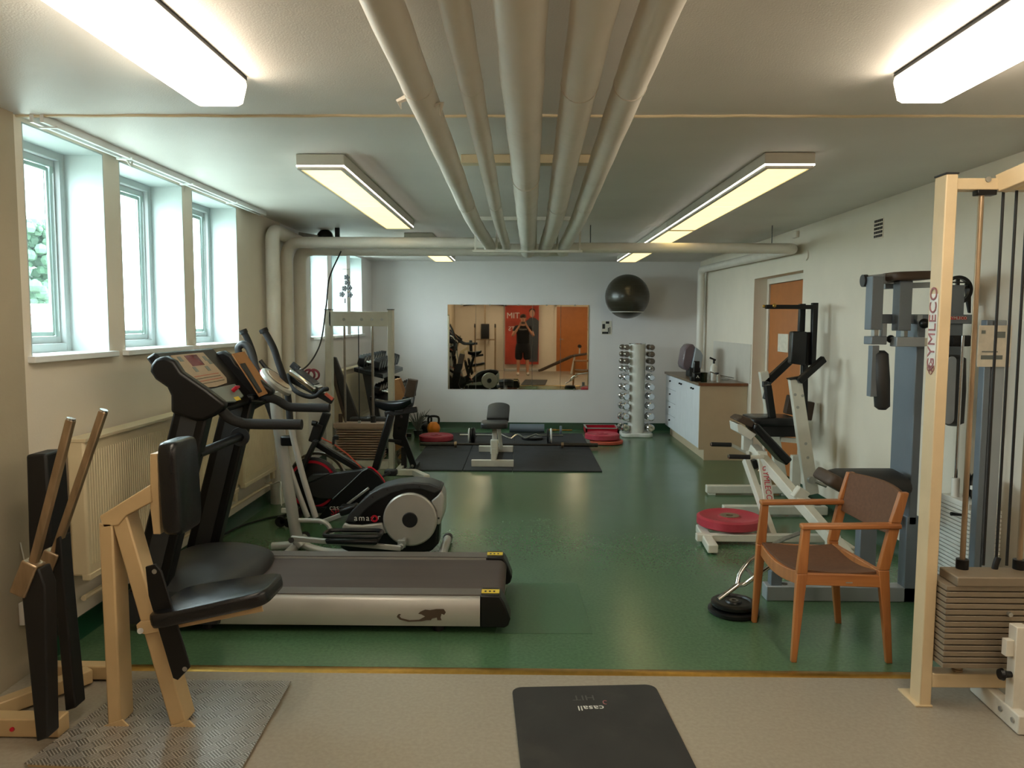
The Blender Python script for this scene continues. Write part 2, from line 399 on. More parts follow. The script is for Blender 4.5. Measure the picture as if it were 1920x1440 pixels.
# door in right wall
d = thing('door_1', '', '', (DX, (DY0+DY1)/2, 0)); del d['label']; del d['category']; d['kind'] = 'structure'
MB().bx(DX, DX+.06, DY0, DY0+.07, 0, DZ).bx(DX, DX+.06, DY1-.07, DY1, 0, DZ).bx(DX, DX+.06, DY0+.07, DY1-.07, DZ-.06, DZ).build('door_frame', 'wall_cream', d, bevel=.003)
MB().bx(DX+.015, DX+.055, DY0+.075, DY1-.075, .01, DZ-.065).build('door_leaf', 'door_orange', d, bevel=.002)
hz = xp(1465, 712, DX)
MB().cyl((DX+.015, 8.33, hz.z), (DX-.035, 8.33, hz.z), .01).tube([(DX-.035, 8.33, hz.z), (DX-.037, 8.28, hz.z), (DX-.035, 8.2, hz.z)], .009).lathe([(0, 0), (.025, 0), (.025, .008), (0, .008)], (DX+.007, 8.33, hz.z), (1, 0, 0)).build('door_handle', 'brass', d)
MB().lathe([(0, 0), (.018, 0), (.018, .01), (0, .01)], (DX+.006, 8.33, hz.z-.16), (1, 0, 0)).build('key_plate', 'zinc', d)
o = single(MB().bx(DX+.008, DX+.014, xp(1476, 640, DX).y, xp(1457, 640, DX).y, xp(1465, 660, DX).z, xp(1465, 626, DX).z), 'notice_sheet', 'paper', 'small pale paper notice stuck on the orange door', 'paper')
# outside
struct(MB().bx(-40, XO-.05, -10, 60, .9, 1.0), 'ground', 'ground_out', smooth=False)
t = thing('tree', 'pale green leafy tree seen outside through the nearest window', 'tree', (-12.2, 18.6, 1.0))
m = MB()
for i in range(420):
    a = random.random()*2*PI; rr = random.random()**.5*1.15; zz = random.random()
    m.ball((-12.2+rr*math.cos(a)*(1.2-zz*.6), 18.6+rr*math.sin(a)*(1.2-zz*.6), 1.9+zz*2.1), .07+.09*random.random(), seg=6, rings=4)
m.build('foliage', 'foliage', t)
MB().cyl((-12.2, 18.6, 1), (-12.2, 18.6, 2.4), .12, .08).build('trunk', 'brown_pad', t)
t = thing('caravan', 'white low caravan with a reddish stripe parked outside the nearest window', 'caravan', (-10.1, 15.5, 1.0))
MB().bx(-11.2, -9.0, 15.2, 17.2, 1.12, 1.90).build('body', 'paper', t, bevel=.08)
MB().bx(-11.21, -8.99, 15.18, 15.2, 1.66, 1.71).build('stripe', 'text_faded', t)
MB().bx(-10.5, -9.6, 15.17, 15.2, 1.40, 1.60).build('caravan_window', 'tray_grey', t)
m = MB(); m.disc((-10.5, 15.3, 1.14), (0, 1, 0), .14, .1); m.build('wheel', 'black_matte', t); m = MB(); m.disc((-9.6, 15.3, 1.14), (0, 1, 0), .14, .1); m.build('wheel', 'black_matte', t)
# curtain rail under the ceiling along the windows
t = thing('curtain_rail', 'white double curtain rail along ceiling above the three near windows', 'curtain rail', (-2.1, 4.8, 2.42))
for (x, nm) in ((-2.12, 'track'), (-2.075, 'track')):
    MB().bx(x-.008, x+.008, 3.36, 6.25, 2.413, ZC).build(nm, 'white_paint', t)
for y in (3.45, 4.1, 4.85, 5.6): MB().bx(-2.14, -2.055, y-.01, y+.01, 2.408, 2.418).build('bracket', 'white_paint', t)
MB().tube(spl([(-2.09, 4.1, 2.41), (-2.085, 4.13, 2.385), (-2.09, 4.16, 2.41)]), .006, 6).build('glider', 'white_plastic', t)
# radiators
def radiator(y0, y1, label, z0=.34, z1=1.0):
    t = thing('radiator', label, 'radiator', (-2.1, (y0+y1)/2, 0), 'cream panel radiators under the windows')
    m = MB(); m.bx(-2.15, -2.065, y0, y1, z0, z1); m.build('panel', 'radiator_cream', t, bevel=.012)
    m = MB(); n = int((y1-y0-.06)/.022)
    for i in range(n):
        y = y0+.04+i*(y1-y0-.08)/max(1, n-1); m.bx(-2.067, -2.0625, y-.007, y+.007, z0+.05, z1-.06)
    m.build('flutes', 'radiator_cream', t, bevel=.003, kind='stuff')
    m = MB(); m.bx(-2.155, -2.055, y0-.004, y1+.004, z1-.012, z1+.006); m.build('top_grille', 'radiator_cream', t, bevel=.003)
    m = MB(); m.bx(-2.10, -2.06, y0, y1, z0-.02, z0+.012); m.build('bottom_rail', 'radiator_cream', t, bevel=.004)
    m = MB(); m.cyl((-2.11, y1-.05, z0), (-2.11, y1+.05, z0-.02), .014).cyl((-2.11, y1+.05, z0-.02), (-2.11, y1+.05, z0-.1), .02).build('valve', 'radiator_cream', t)
    for y in (y0+.25, y1-.25): MB().bx(XL, -2.14, y-.015, y+.015, z0+.05, z1-.1).build('bracket', 'radiator_cream', t)
    return t
radiator(3.56, 5.50, 'long cream radiator behind the treadmill under the near windows')
radiator(5.62, 6.34, 'short cream radiator with rounded corners beside the wall pipes')
radiator(8.65, 10.6, 'cream radiator under the far windows behind the dumbbell rack')
# heating pipe along the skirting
single(MB().tube([(-2.12, 3.6, .22), (-2.12, 6.38, .2)], .014, 8), 'heating_pipe', 'radiator_cream', 'thin cream heating pipe low on the wall beneath the radiators', 'pipe')
# ================================================================ PIPES
pipes = [(-.335, -.335, -.29, .05, 'first from the left, with a torn collar'), (-.165, -.165, -.145, .038, 'thinnest of the five, second from the left'),
         (-.01, .028, .045, .067, 'thickest of the five, in the middle'), (.167, .213, .2, .058, 'second from the right'), (.325, .372, .36, .052, 'outermost on the right')]
for i, (xa, xb, xc, r, w) in enumerate(pipes):
    pts = [(xa-.04, YF, 2.37), (xa, .8, 2.34), (xa, 1.8, 2.318), ((xa+xb)/2, 3.5, 2.285), (xb, 5.25, 2.25), (xc, 6.6, 2.225-.0*i)]
    end = [(xc, 6.82, 2.215)] if i < 2 else [(xc, 7.05, 2.21)]
    t = thing('ceiling_pipe', 'off-white lagged ceiling pipe running the room length, '+w, 'pipe', (xa, 3, 2.3), 'lagged pipes down the middle of the ceiling')
    P = spl(pts+end, 14); R = [r*(1+.02*math.sin(k*1.3+i)) for k in range(len(P))]
    MB().tube(P, R, 20).build('lagging', 'pipe_paint', t)
    for yy in ((2.5, 4.6) if i != 2 else (3.9,)):
        q = min(P, key=lambda p: abs(p.y-yy)); MB().ring(q, (0, 1, -.03), r*.9, r*1.035, .012, 24).build('seam_band', 'pipe_paint', t)
    if i == 0:
        q = min(P, key=lambda p: abs(p.y-2.62))
        MB().tube([q+V((-r, 0, 0)), q+V((-r-.03, .01, -.01)), q+V((-r-.025, .03, -.03))], [.012, .01, .002], 6).build('torn_collar', 'pipe_paint', t); MB().tube([q+V((r*.8, 0, -.03)), q+V((r+.015, .0, -.02)), q+V((r+.01, .0, -.06))], [.012, .009, .002], 6).build('torn_collar', 'pipe_paint', t)
# wooden support batten and steel hangers
single(MB().bx(-.33, .45, 4.13, 4.21, ZC-.045, ZC-.0), 'pipe_batten', 'radiator_cream', 'yellowish wooden batten across the ceiling above the pipes', 'batten', bevel=.004)
t = thing('pipe_hanger', 'white steel hanger frame holding the far ends of the ceiling pipes', 'bracket', (.05, 6.7, 2.4))
MB().bx(-.42, .5, 6.52, 6.56, ZC-.03, ZC).build('top_rail', 'white_steel', t)
MB().bx(-.42, .5, 6.52, 6.56, 2.15, 2.17).build('bottom_rail', 'white_steel', t)
for x in (-.4, -.22, .11, .29, .48): MB().bx(x-.008, x+.008, 6.53, 6.55, 2.16, ZC).build('rod', 'white_steel', t)
# horizontal and vertical pipes on the left
def elbow(c0, c1, c2, r=.12, n=7):
    c0, c1, c2 = V(c0), V(c1), V(c2); a = c1+(c0-c1).normalized()*r; b = c1+(c2-c1).normalized()*r; out = []
    for i in range(n+1):
        t = i/n; out.append(a*(1-t)**2+c1*2*t*(1-t)+b*t*t)
    return out
A = [V((-2.105, 6.5, 0.0))]+elbow((-2.105, 6.5, 0), (-2.105, 6.5, 2.33), (-2.105, 7.8, 2.30), .13)+[V((-2.105, 7.9, 2.3))]
single(MB().tube(A, .058, 18), 'wall_pipe', 'white_sill' if False else 'pipe_paint', 'whitish upright wall pipe, nearest of three, bending back under the ceiling', 'pipe', 'upright pipes on the window wall')
B = [V((-2.10, 6.86, 0.0))]+elbow((-2.10, 6.86, 0), (-2.10, 6.86, 2.262), (-.2, 6.86, 2.262), .13)+[V((-.15, 6.9, 2.262))]
single(MB().tube(B, .05, 18), 'wall_pipe', 'pipe_paint', 'upright wall pipe, middle of three, turning across the room beneath the ceiling', 'pipe', 'upright pipes on the window wall')
C_ = [V((-2.08, 7.2, 0.0))]+elbow((-2.08, 7.2, 0), (-2.08, 7.2, 2.232), (.35, 7.2, 2.232), .13)+[V((.42, 7.2, 2.232))]
single(MB().tube(C_, .058, 18), 'wall_pipe', 'pipe_paint', 'upright wall pipe, farthest of three, with the lower crossing run', 'pipe', 'upright pipes on the window wall')
# crossing pipe to the right, along the wall and down in the corner
D_ = [V((.36, 7.06, 2.24))]+elbow((.36, 7.06, 2.24), (2.47, 7.06, 2.24), (2.47, 10.9, 2.30), .12)+elbow((2.47, 7.06, 2.24), (2.47, 10.75, 2.30), (2.47, 10.75, 1.0), .1)+[V((2.47, 10.75, .93))]
single(MB().tube(D_, .047, 18), 'corner_pipe', 'pipe_paint', 'off-white pipe crossing right, then along the door wall and down the corner', 'pipe')
for (px, py) in ((1107, 430), (1447, 440)):
    q = at(px, 460, 7.06); single(MB().tube([(q.x, 7.06, 2.28), (q.x, 7.06, ZC)], .004, 6), 'hanger_rod', 'dark_grey', 'thin dark rod hanging the crossing pipe, '+('near the middle of the room' if px < 1300 else 'close to the right wall'), 'rod', 'hanger rods of the crossing pipe')
# wall vent and small wall fittings
t = thing('wall_vent', 'small white wall vent with rows of dark slots high on right wall', 'vent', (XR, 5.62, 2.2), None)
y0, y1, z0, z1 = 5.555, 5.70, 2.175, 2.315
MB().bx(XR-.004, XR, y0, y1, z0, z1).build('plate', 'wall_cream', t)
m = MB()
for j in range(5):
    for i in range(5): m.bx(XR-.006, XR-.003, y0+.01+i*.027, y0+.03+i*.027, z0+.008+j*.027, z0+.026+j*.027)
m.build('slots', 'black_matte', t, smooth=False)
q = xp(1513, 478, XR); single(MB().lathe([(0, 0), (.05, 0), (.05, .012), (0, .012)], (XR, q.y, q.z), (-1, 0, 0)), 'blank_disc', 'wall_cream', 'small round blank disc high on the wall right of the door', 'disc')
q = xp(1495, 440, XR); single(MB().bx(XR-.03, XR, q.y-.05, q.y+.05, q.z-.03, q.z+.03), 'junction_box', 'wall_cream', 'small cream junction box near the ceiling where the crossing pipe bends', 'box', bevel=.005)
# ================================================================ LIGHT FITTINGS
mat('lamp_body', '#c8c4b8', .4)
mat('diff_bright', '#ffffff', .4, emit='#ffefd6', es=4.8)
mat('diff_warm', '#fff2c8', .4, emit='#ffe09c', es=.52)
mat('diff_end', '#fff6e8', .4, emit='#fff0dc', es=.42)
mat('lamp_edge', '#ffffff', .3, emit='#fff4ea', es=1.6)
def lamp_wrap(x0, x1, y0, y1, label):
    t = thing('ceiling_light', label, 'ceiling light', ((x0+x1)/2, y1, 2.36), 'white wraparound ceiling lights in the near half')
    MB().bx(x0, x1, y0+.004, y1-.004, ZC-.014, ZC).build('base_tray', 'dark_grey', t)
    prof = [(x0+.005, ZC-.0145), (x0+.002, ZC-.03), (x0+.018, 2.352), (x0+.035, 2.343), (x1-.035, 2.343), (x1-.018, 2.352), (x1-.002, ZC-.03), (x1-.005, ZC-.0145)]
    m = MB(); rings = []
    for (y, k) in ((y0, .93), (y0+.01, 1), (y1-.01, 1), (y1, .93)):
        xc = (x0+x1)/2; rings.append([V((xc+(x-xc)*k, y, ZC+(z-ZC)*k)) for x, z in prof])
    m.loft(rings); m.build('diffuser', 'diff_bright', t, angle=50)
    for (ya_, yb_, k) in ((y1, y1+.012, 1), (y0-.012, y0, 0)):
        xc = (x0+x1)/2; E = [[V((xc+(x-xc)*q_, y, ZC+(z-ZC)*q_)) for x, z in prof] for y, q_ in ((ya_, .995 if k else .95), (yb_, .95 if k else .995))]
        MB().loft(E).build('end_cap', 'diff_end', t, angle=50)
    return t
lamp_wrap(-1.215, -1.005, 1.30, 2.86, 'bright white wraparound ceiling light nearest the windows')
lamp_wrap(1.31, 1.52, 1.26, 2.82, 'bright white wraparound ceiling light nearest the cable tower')
lamp_wrap(-1.215, -1.005, -1.6, -.1, 'white wraparound ceiling light behind the person, window side')
lamp_wrap(1.31, 1.52, -1.6, -.1, 'white wraparound ceiling light behind the person, cable tower side')
def lamp_box(x0, x1, y0, y1, n, label):
    t = thing('prismatic_light', label, 'ceiling light', ((x0+x1)/2, y0, 2.36), 'boxed ceiling lights in the green floor half')
    m = MB(); m.bx(x0, x1, y0, y1, 2.385, ZC-.002); m.build('housing', 'lamp_body', t, bevel=.003)
    m = MB(); zz = 2.362
    for a, b, c, e in ((x0+.004, x0+.022, y0, y1), (x1-.022, x1-.004, y0, y1)): m.bx(a, b, c+.004, e-.004, zz, 2.384)
    m.bx(x0+.022, x1-.022, y0+.004, y0+.02, zz, 2.384); m.bx(x0+.022, x1-.022, y1-.02, y1-.004, zz, 2.384)
    m.build('rim', 'lamp_body', t, bevel=.002)
    m = MB(); m.bx(x0+.001, x0+.005, y0, y1, 2.378, 2.386); m.bx(x1-.005, x1-.001, y0, y1, 2.378, 2.386); m.bx(x0, x1, y0+.001, y0+.005, 2.378, 2.386)
    m.build('light_slot', 'lamp_edge', t)
    for i in range(n):
        a = y0+.022+(y1-y0-.044)*i/n; b = y0+.022+(y1-y0-.044)*(i+1)/n
        MB().bx(x0+.024, x1-.024, a+.006, b-.006, 2.366, 2.380).build('diffuser', 'diff_warm', t)
lamp_box(-1.20, -.945, 4.12, 6.73, 2, 'boxed warm ceiling light over the treadmill side, two diffuser panels')
lamp_box(1.25, 1.51, 4.07, 6.78, 2, 'boxed warm ceiling light nearest on the right row, two panels')
lamp_box(1.25, 1.51, 6.79, 10.30, 3, 'boxed warm ceiling light farthest on the right row, half behind the pipe')
lamp_box(-1.18, -.90, 7.7, 10.32, 2, 'boxed warm ceiling light on the left row beyond the crossing pipes')
# ================================================================ BACK WALL
glassm = bpy.data.materials.new('mirror_glass'); glassm.use_nodes = True; b_ = glassm.node_tree.nodes['Principled BSDF']
b_.inputs['Metallic'].default_value = 1; b_.inputs['Roughness'].default_value = .015; b_.inputs['Base Color'].default_value = (.74, .69, .58, 1); M['mirror_glass'] = glassm
xs = [at(p, 650, YB-.01).x for p in (839, 892, 945, 998, 1051, 1104)]; zt = at(970, 571.5, YB-.01).z; zb = at(970, 730, YB-.01).z
wh = ['leftmost of five', 'second from the left of five', 'middle one of five', 'second from the right of five', 'rightmost of five']
for i in range(5):
    t = thing('mirror_panel', 'tall frameless wall mirror panel on the back wall, '+wh[i], 'mirror', ((xs[i]+xs[i+1])/2, YB, zb), 'mirror panels on the back wall')
    MB().bx(xs[i]+.0025, xs[i+1]-.0025, YB-.006, YB-.001, zb, zt).build('glass', 'mirror_glass', t, smooth=False)
    for (zz, s) in ((zt, 1), (zb, -1)):
        MB().bx((xs[i]+xs[i+1])/2-.012, (xs[i]+xs[i+1])/2+.012, YB-.010, YB-.0005, zz-.012 if s > 0 else zz-.006, zz+.006 if s > 0 else zz+.012).build('clip', 'zinc', t)
# exercise ball in a wall ring
bc = at(1176, 556, YB-.33); R_ = 41*(YB-.33)/1440
t = thing('exercise_ball', 'big dark olive exercise ball held on the back wall beside the mirrors', 'ball', (bc.x, bc.y, bc.z-R_))
mat('ball_rubber', '#332f22', .32, var=.08, coat=.3)
m = MB(); m.ball(bc, R_, seg=40, rings=26)
m.build('skin', 'ball_rubber', t)
m = MB()
for k in (-.5, -.25, 0, .25, .5):
    rr = (R_*R_-(k*R_)**2)**.5; m.tube([bc+V((rr*math.cos(a*PI/20), rr*math.sin(a*PI/20), k*R_)) for a in range(40)], .0025, 5, closed=True)
m.build('ridges', 'ball_rubber', t)
zr = at(1176, 585, YB-.33).z; rr = (R_*R_-(bc.z-zr)**2)**.5+.006
t = thing('ball_ring', 'thin white wire ring fixed to the wall holding the exercise ball', 'ball holder', (bc.x, YB, zr))
MB().tube([bc+V((rr*math.cos(a*PI/20), rr*math.sin(a*PI/20), zr-bc.z)) for a in range(40)], .006, 8, closed=True).build('ring', 'white_plastic', t)
for s in (-1, 1): MB().cyl((bc.x+s*.12, YB, zr), (bc.x+s*.12, bc.y+(rr*rr-.0144)**.5, zr), .006).build('arm', 'white_plastic', t)
a0, a1 = at(1128, 627, YB), at(1147, 602, YB)
t = thing('wall_print', 'small black and white print stuck on wall below the exercise ball', 'picture', ((a0.x+a1.x)/2, YB, a0.z))
MB().bx(a0.x, a1.x, YB-.004, YB, a0.z, a1.z).build('sheet', 'paper', t)
m = MB(); w_ = a1.x-a0.x; h_ = a1.z-a0.z
for (u0, u1, v0, v1) in ((.06, .34, .42, .78), (.4, .75, .8, .97), (.05, .7, .04, .2), (.62, .72, .2, .5), (.78, .86, .05, .55)): m.bx(a0.x+u0*w_, a0.x+u1*w_, YB-.0055, YB-.004, a0.z+v0*h_, a0.z+v1*h_)
m.build('printed_shapes', 'dark_grey', t, smooth=False)
WORLD = 8.0; EXPO = 1.72
# ================================================================ TREADMILL
Y0, Y1 = 3.73, 4.48; zt = .195
t = thing('treadmill', 'big black treadmill with silver side panels facing the windows', 'treadmill', (-1.0, 4.1, 0))
T = lambda px, py: at(px, py, Y0)
xe, xl = T(957, 1165).x, -1.95
xs_ = T(900, 1150).x
for s, (ya, yb) in enumerate(((Y0, Y0+.115), (Y1-.115, Y1))):
    o_ = MB(); prof = [(ya, .045), (ya-.012 if s == 0 else ya, .10), (ya, zt-.02), (ya+.02, zt), (yb-.0, zt), (yb, zt-.02), (yb, .045)] if s == 0 else [(ya, .045), (ya, zt-.02), (ya, zt), (yb-.02, zt), (yb, zt-.02), (yb+.012, .10), (yb, .045)]
    o_.loft([[V((x, y, z)) for y, z in prof] for x in (-1.9, xs_)]); o_.build('side_panel', 'silver_paint', t, angle=50)
    # foot rail: dark grip strips on the upper side
    q0, q1 = (ya+.018, yb-.003) if s == 0 else (ya+.003, yb-.018)
    MB().bx(-1.55, xs_+.01, q0, q1, zt, zt+.006).build('foot_rail', 'rail_grey', t, bevel=.002)
    ya2, yb2 = ya-.004, yb+.004
    prof = [V((xs_, 0, .040)), V((xs_, 0, zt+.009)), V((T(937, 1120).x, 0, zt+.009)), V((T(946, 1135).x, 0, zt-.03)), V((xe, 0, .085)), V((xe-.01, 0, .05)), V((xe-.03, 0, .038))]
    MB().prism([p+V((0, ya2, 0)) for p in prof], (0, yb2-ya2, 0)).build('end_cap', 'black_plastic', t, bevel=.008)
    lb = MB().bx(xs_+.005, xs_+.095, ya+.03, yb-.03, zt+.0095, zt+.011).build('warning_sticker', 'yellow', t)
    m = MB()
    for k in range(3): m.bx(xs_+.02+k*.022, xs_+.03+k*.022, ya+.045, yb-.05, zt+.011, zt+.0114)
    m.build('printed_marks', 'dark_grey', lb, smooth=False)
# deck, belt and rollers
MB().bx(-1.75, xs_-.02, Y0+.115, Y1-.115, .10, .165).build('deck', 'black_matte', t)
xb = xs_+.075; R_ = .045
pts = [(-1.72, .187)]+[(xb+R_*math.sin(a), .187-R_+R_*math.cos(a)) for a in [PI*k/10 for k in range(11)]]+[(-1.72, .097)]
MB().prism([V((x, Y0+.125, z)) for x, z in pts], (0, Y1-Y0-.25, 0)).build('running_belt', 'belt', t, angle=30)
MB().cyl((xb-.0, Y0+.05, .142), (xb-.0, Y1-.05, .142), .038).build('rear_roller', 'dark_grey', t)
for y in (Y0+.07, Y1-.07):
    for x in (-.42, -1.6): MB().cyl((x, y, 0), (x, y, .06), .028, .022).build('foot', 'black_matte', t)
# leaping cat silhouette on the side panel
cat_ = [(745, 1154), (748, 1151), (752, 1152), (749, 1155), (752, 1159), (768, 1163), (786, 1162), (797, 1156), (790, 1152), (784, 1151), (788, 1147), (797, 1143), (806, 1144), (818, 1142), (832, 1142), (836, 1148), (833, 1153), (828, 1151), (826, 1158), (828, 1163), (820, 1163), (819, 1158), (810, 1160), (808, 1163), (800, 1163), (790, 1165), (766, 1166), (750, 1162), (744, 1157)]
MB().prism([at(a, b, Y0-.0125) for a, b in cat_], (0, .0006, 0)).build('cat_emblem', 'brown_pad', t, smooth=False)
# motor hood: domed cover lofted across the width
m = MB(); rings = []
for k in range(13):
    u = k/12; y = Y0-.02+(Y1-Y0+.04)*u; e = 1-abs(2*u-1)**3.5; hgt = .30*(.72+.28*e); xr = -1.40-.10*abs(2*u-1)**2.5+.0
    pr_ = []
    for j in range(15):
        a = PI*j/14; cx = (-2.0+xr)/2; rx = (xr+2.0)/2
        x = cx+rx*math.cos(a); z = .17+(hgt-.17)*1.0*math.sin(a)**.75 if 0 < j < 14 else .10
        pr_.append(V((x, y, z)))
    pr_.append(V((-2.0, y, .05))); pr_.append(V((xr-.02, y, .05))); rings.append(pr_)
m.loft(rings); m.build('motor_hood', 'grey_plastic', t, angle=45)
# uprights
def upr(y, nm):
    a = at(319, 772, Y0); zt_ = 1.14; zb_ = .12
    def X(z, w): return -1.71+(-1.99+1.71)*(zt_-z)/(zt_-.12)+w
    m = MB()
    P = [V((X(zt_, 0), y, zt_)), V((X(zt_, .175), y, zt_)), V((X(zb_, .185), y, zb_)), V((X(zb_, .0), y, zb_))]
    m.prism(P, (0, .085, 0)); u = m.build('upright', 'black_plastic', t, bevel=.012)
    Q = [V((X(z, w), y-.003, z)) for z, w in ((1.10, .045), (1.07, .13), (.2, .135), (.2, .05))]
    MB().prism(Q, (0, .004, 0)).build('upright_inset', 'grey_plastic', u, smooth=False)
upr(Y0+.0, 0); upr(Y1-.12, 1)
cr = at(393, 818, 4.0)
MB().cyl((-1.62, Y0+.04, .90), (-1.62, Y1-.08, .90), .024).build('cross_tube', 'black_plastic', t)
MB().disc((-1.62, Y1-.125, .90), (0, 1, 0), .055, .014).build('cross_flange', 'dark_grey', t)
# console: thick side cheeks, body and sloping face
side = [(281, 685), (280, 697), (290, 712), (312, 727), (319, 742), (319, 774), (362, 789), (380, 790), (402, 780), (417, 770), (422, 757), (387, 730), (340, 698), (326, 677), (308, 668), (290, 672)]
S = [at(a, b, Y0-.02) for a, b in side]
body = MB().prism(S, (0, .06, 0)).build('console_cheek', 'black_plastic', t, bevel=.016, seg=3, angle=50)
MB().prism([p+V((0, Y1-Y0-.02, 0)) for p in S], (0, .06, 0)).build('console_cheek', 'black_plastic', t, bevel=.016, seg=3, angle=50)
hood_ = [at(a, b, Y0-.02) for a, b in ((284, 700), (283, 688), (286, 677), (292, 673), (338, 731), (350, 768), (345, 782), (322, 772), (322, 742), (312, 727))]
MB().prism([p+V((0, .03, 0)) for p in hood_], (0, Y1-Y0-.02, 0)).build('console', 'black_plastic', t, bevel=.016, seg=3, angle=50)
# face plane of the console follows the display
n_ = None
d0, d1 = at(326, 667, 3.9), at(376, 725, 3.9); xa_, za_, xb_, zb_ = d0.x, d0.z, d1.x, d1.z
up_ = V((xa_-xb_, 0, za_-zb_)).normalized(); nr = V((-up_.z, 0, up_.x)); nr = nr if nr.x > 0 else -nr
def face(u, y, h=0): return V((xb_, y, zb_))+up_*u+nr*h      # u along the slope, y across
L_ = (V((xa_-xb_, 0, za_-zb_))).length
m = MB(); m.loft([[face(-.16, y, -.004), face(L_+.035, y, -.004), face(L_+.045, y, -.06), face(-.14, y, -.09)] for y in (Y0+.02, Y1-.02)]); m.build('console_deck', 'black_plastic', t, bevel=.012)
m = MB()
yA, yB2 = 3.86, 4.27
outl = [(0.0, yA+.03), (.02, yA), (L_, yA), (L_, yB2-.02), (.02, yB2), (-.012, yB2-.05), (-.02, (yA+yB2)/2), (-.015, yA+.1)]
m.prism([face(u, y, .0) for u, y in outl], nr*.006); dp = m.build('display_panel', 'display_tan', t, smooth=False)
def patch(u0, u1, y0, y1, mt, nm, par, h=.0065): return MB().prism([face(u0, y0, h), face(u1, y0, h), face(u1, y1, h), face(u0, y1, h)], nr*.001).build(nm, mt, par, smooth=False)
patch(L_*.60, L_*.95, 3.99, 4.14, 'display_red', 'screen', dp)
for k, (u, y) in enumerate(((.78, 3.90), (.72, 4.19), (.42, 3.97), (.40, 4.12), (.60, 4.21))): patch(L_*u, L_*u+.032, y, y+.04, 'tray_grey', 'key', dp)
for k in range(4): patch(L_*(.04+.08*k), L_*(.055+.08*k), 3.91, 4.22, 'orange_rubber' if k % 2 else 'text_grey', 'printed_line', dp)
# lower tray with safety key
m = MB(); m.prism([face(-.03, 3.86, .0), face(-.03, 4.30, .0), face(-.125, 4.24, .012), (face(-.145, 4.08, .015)), face(-.125, 3.90, .012)], nr*.012); tr = m.build('tray', 'tray_grey', t, bevel=.004)
m = MB(); q = face(-.075, 4.17, .02); m.cyl(q, q+nr*.03, .012).rb(q+nr*.033, (.012, .045, .012)); m.build('safety_key', 'red_plastic', tr)
patch(-.142, -.118, 4.09, 4.16, 'yellow', 'tray_sticker', tr, .026)
# book holder on the far half
hp_ = .105
m = MB(); m.prism([face(-.17, 4.33, hp_-.05), face(L_*.55, 4.33, hp_-.01), face(L_*.55, 4.50, hp_), face(-.17, 4.50, hp_-.03)], nr*.006); pk = m.build('side_pocket', 'cardboard', t, smooth=False)
m = MB(); m.prism([face(-.15, 4.335, hp_-.038), face(L_*.2, 4.335, hp_-.012), face(L_*.2, 4.40, hp_-.010), face(-.15, 4.38, hp_-.036)], nr*.006); m.build('pocket_slot', 'black_matte', pk, smooth=False)
m = MB(); m.tube([face(-.16, 4.30, .01), face(-.19, 4.36, .03), face(-.19, 4.44, .03), face(-.16, 4.48, .01)], .012, 8); m.build('pocket_rim', 'black_plastic', t)
# handrails
hr = [(408, 757), (418, 772), (432, 785), (450, 792), (472, 795), (566, 796)]
MB().tube(spl([at(a, b, Y0+.03) for a, b in hr], 6), .026, 14).build('handrail', 'foam', t)
hr = [(455, 775), (462, 768), (478, 758), (496, 749), (508, 747), (521, 751), (540, 762), (560, 764), (618, 765)]
h2 = MB().tube(spl([at(a, b, Y1-.02) for a, b in hr], 6), .026, 14).build('handrail', 'foam', t)
MB().cyl(at(462, 782, Y1-.02), at(456, 763, Y1-.02), .029).build('chrome_collar', 'chrome', h2)
# ================================================================ ELLIPTICAL TRAINER
Ye = 4.98
t = thing('elliptical_trainer', 'silver and black elliptical trainer with big round flywheel cover behind treadmill', 'elliptical trainer', (-1.0, 5.1, 0))
T = lambda px, py, y=Ye: at(px, py, y)
def C6(cx, cy_, y=Ye): return at(440+cx/3.556, 860+cy_/3.556, y)
hull = [(710, 495), (722, 445), (760, 375), (830, 300), (900, 235), (980, 195), (1080, 172), (1190, 160), (1290, 170), (1365, 197), (1395, 250), (1392, 380), (1365, 450), (1358, 570), (1310, 622), (1200, 635), (760, 625), (700, 600)]
MB().prism([C6(a, b, Ye+.03) for a, b in hull], (0, .16, 0)).build('housing', 'black_plastic', t, bevel=.02, seg=3)
arch = [(740, 420), (760, 372), (830, 297), (905, 230), (985, 190), (1080, 168), (1190, 156), (1295, 166), (1372, 195), (1380, 215), (1330, 235), (1240, 205), (1140, 205), (1040, 235), (950, 285), (870, 350), (800, 430)]
MB().prism([C6(a, b, Ye+.01) for a, b in arch], (0, .2, 0)).build('arch_cover', 'grey_plastic', t, bevel=.02, seg=3)
m = MB()
for a, b in ((920, 256), (1018, 207), (1232, 187), (1360, 398)): q = C6(a, b, Ye+.008); m.cyl(q, q+V((0, .006, 0)), .006, seg=10)
m.build('screw_caps', 'black_matte', t, kind='stuff')
MB().prism([C6(a, b, Ye+.015) for a, b in ((708, 503), (716, 455), (730, 430), (760, 440), (850, 444), (985, 428), (1000, 470), (1015, 500), (900, 505))], (0, .19, 0)).build('lower_trim', 'silver_paint', t, bevel=.01)
MB().prism([C6(a, b, Ye+.015) for a, b in ((1308, 285), (1350, 250), (1378, 212), (1396, 260), (1394, 370), (1368, 440), (1344, 442), (1344, 350))], (0, .19, 0)).build('rear_trim', 'silver_paint', t, bevel=.01)
dc = C6(1170, 405, Ye); 
fw_ = MB().lathe([(0, 0), (.168, 0), (.178, .008), (.178, .03), (0, .03)], dc+V((0, -.012, 0)), (0, 1, 0), 48).build('flywheel_cover', 'silver', t)
MB().lathe([(0, 0), (.046, 0), (.051, .004), (.051, .02), (0, .02)], dc+V((0, -.02, 0)), (0, 1, 0), 32).build('hub_cap', 'black_matte', fw_)
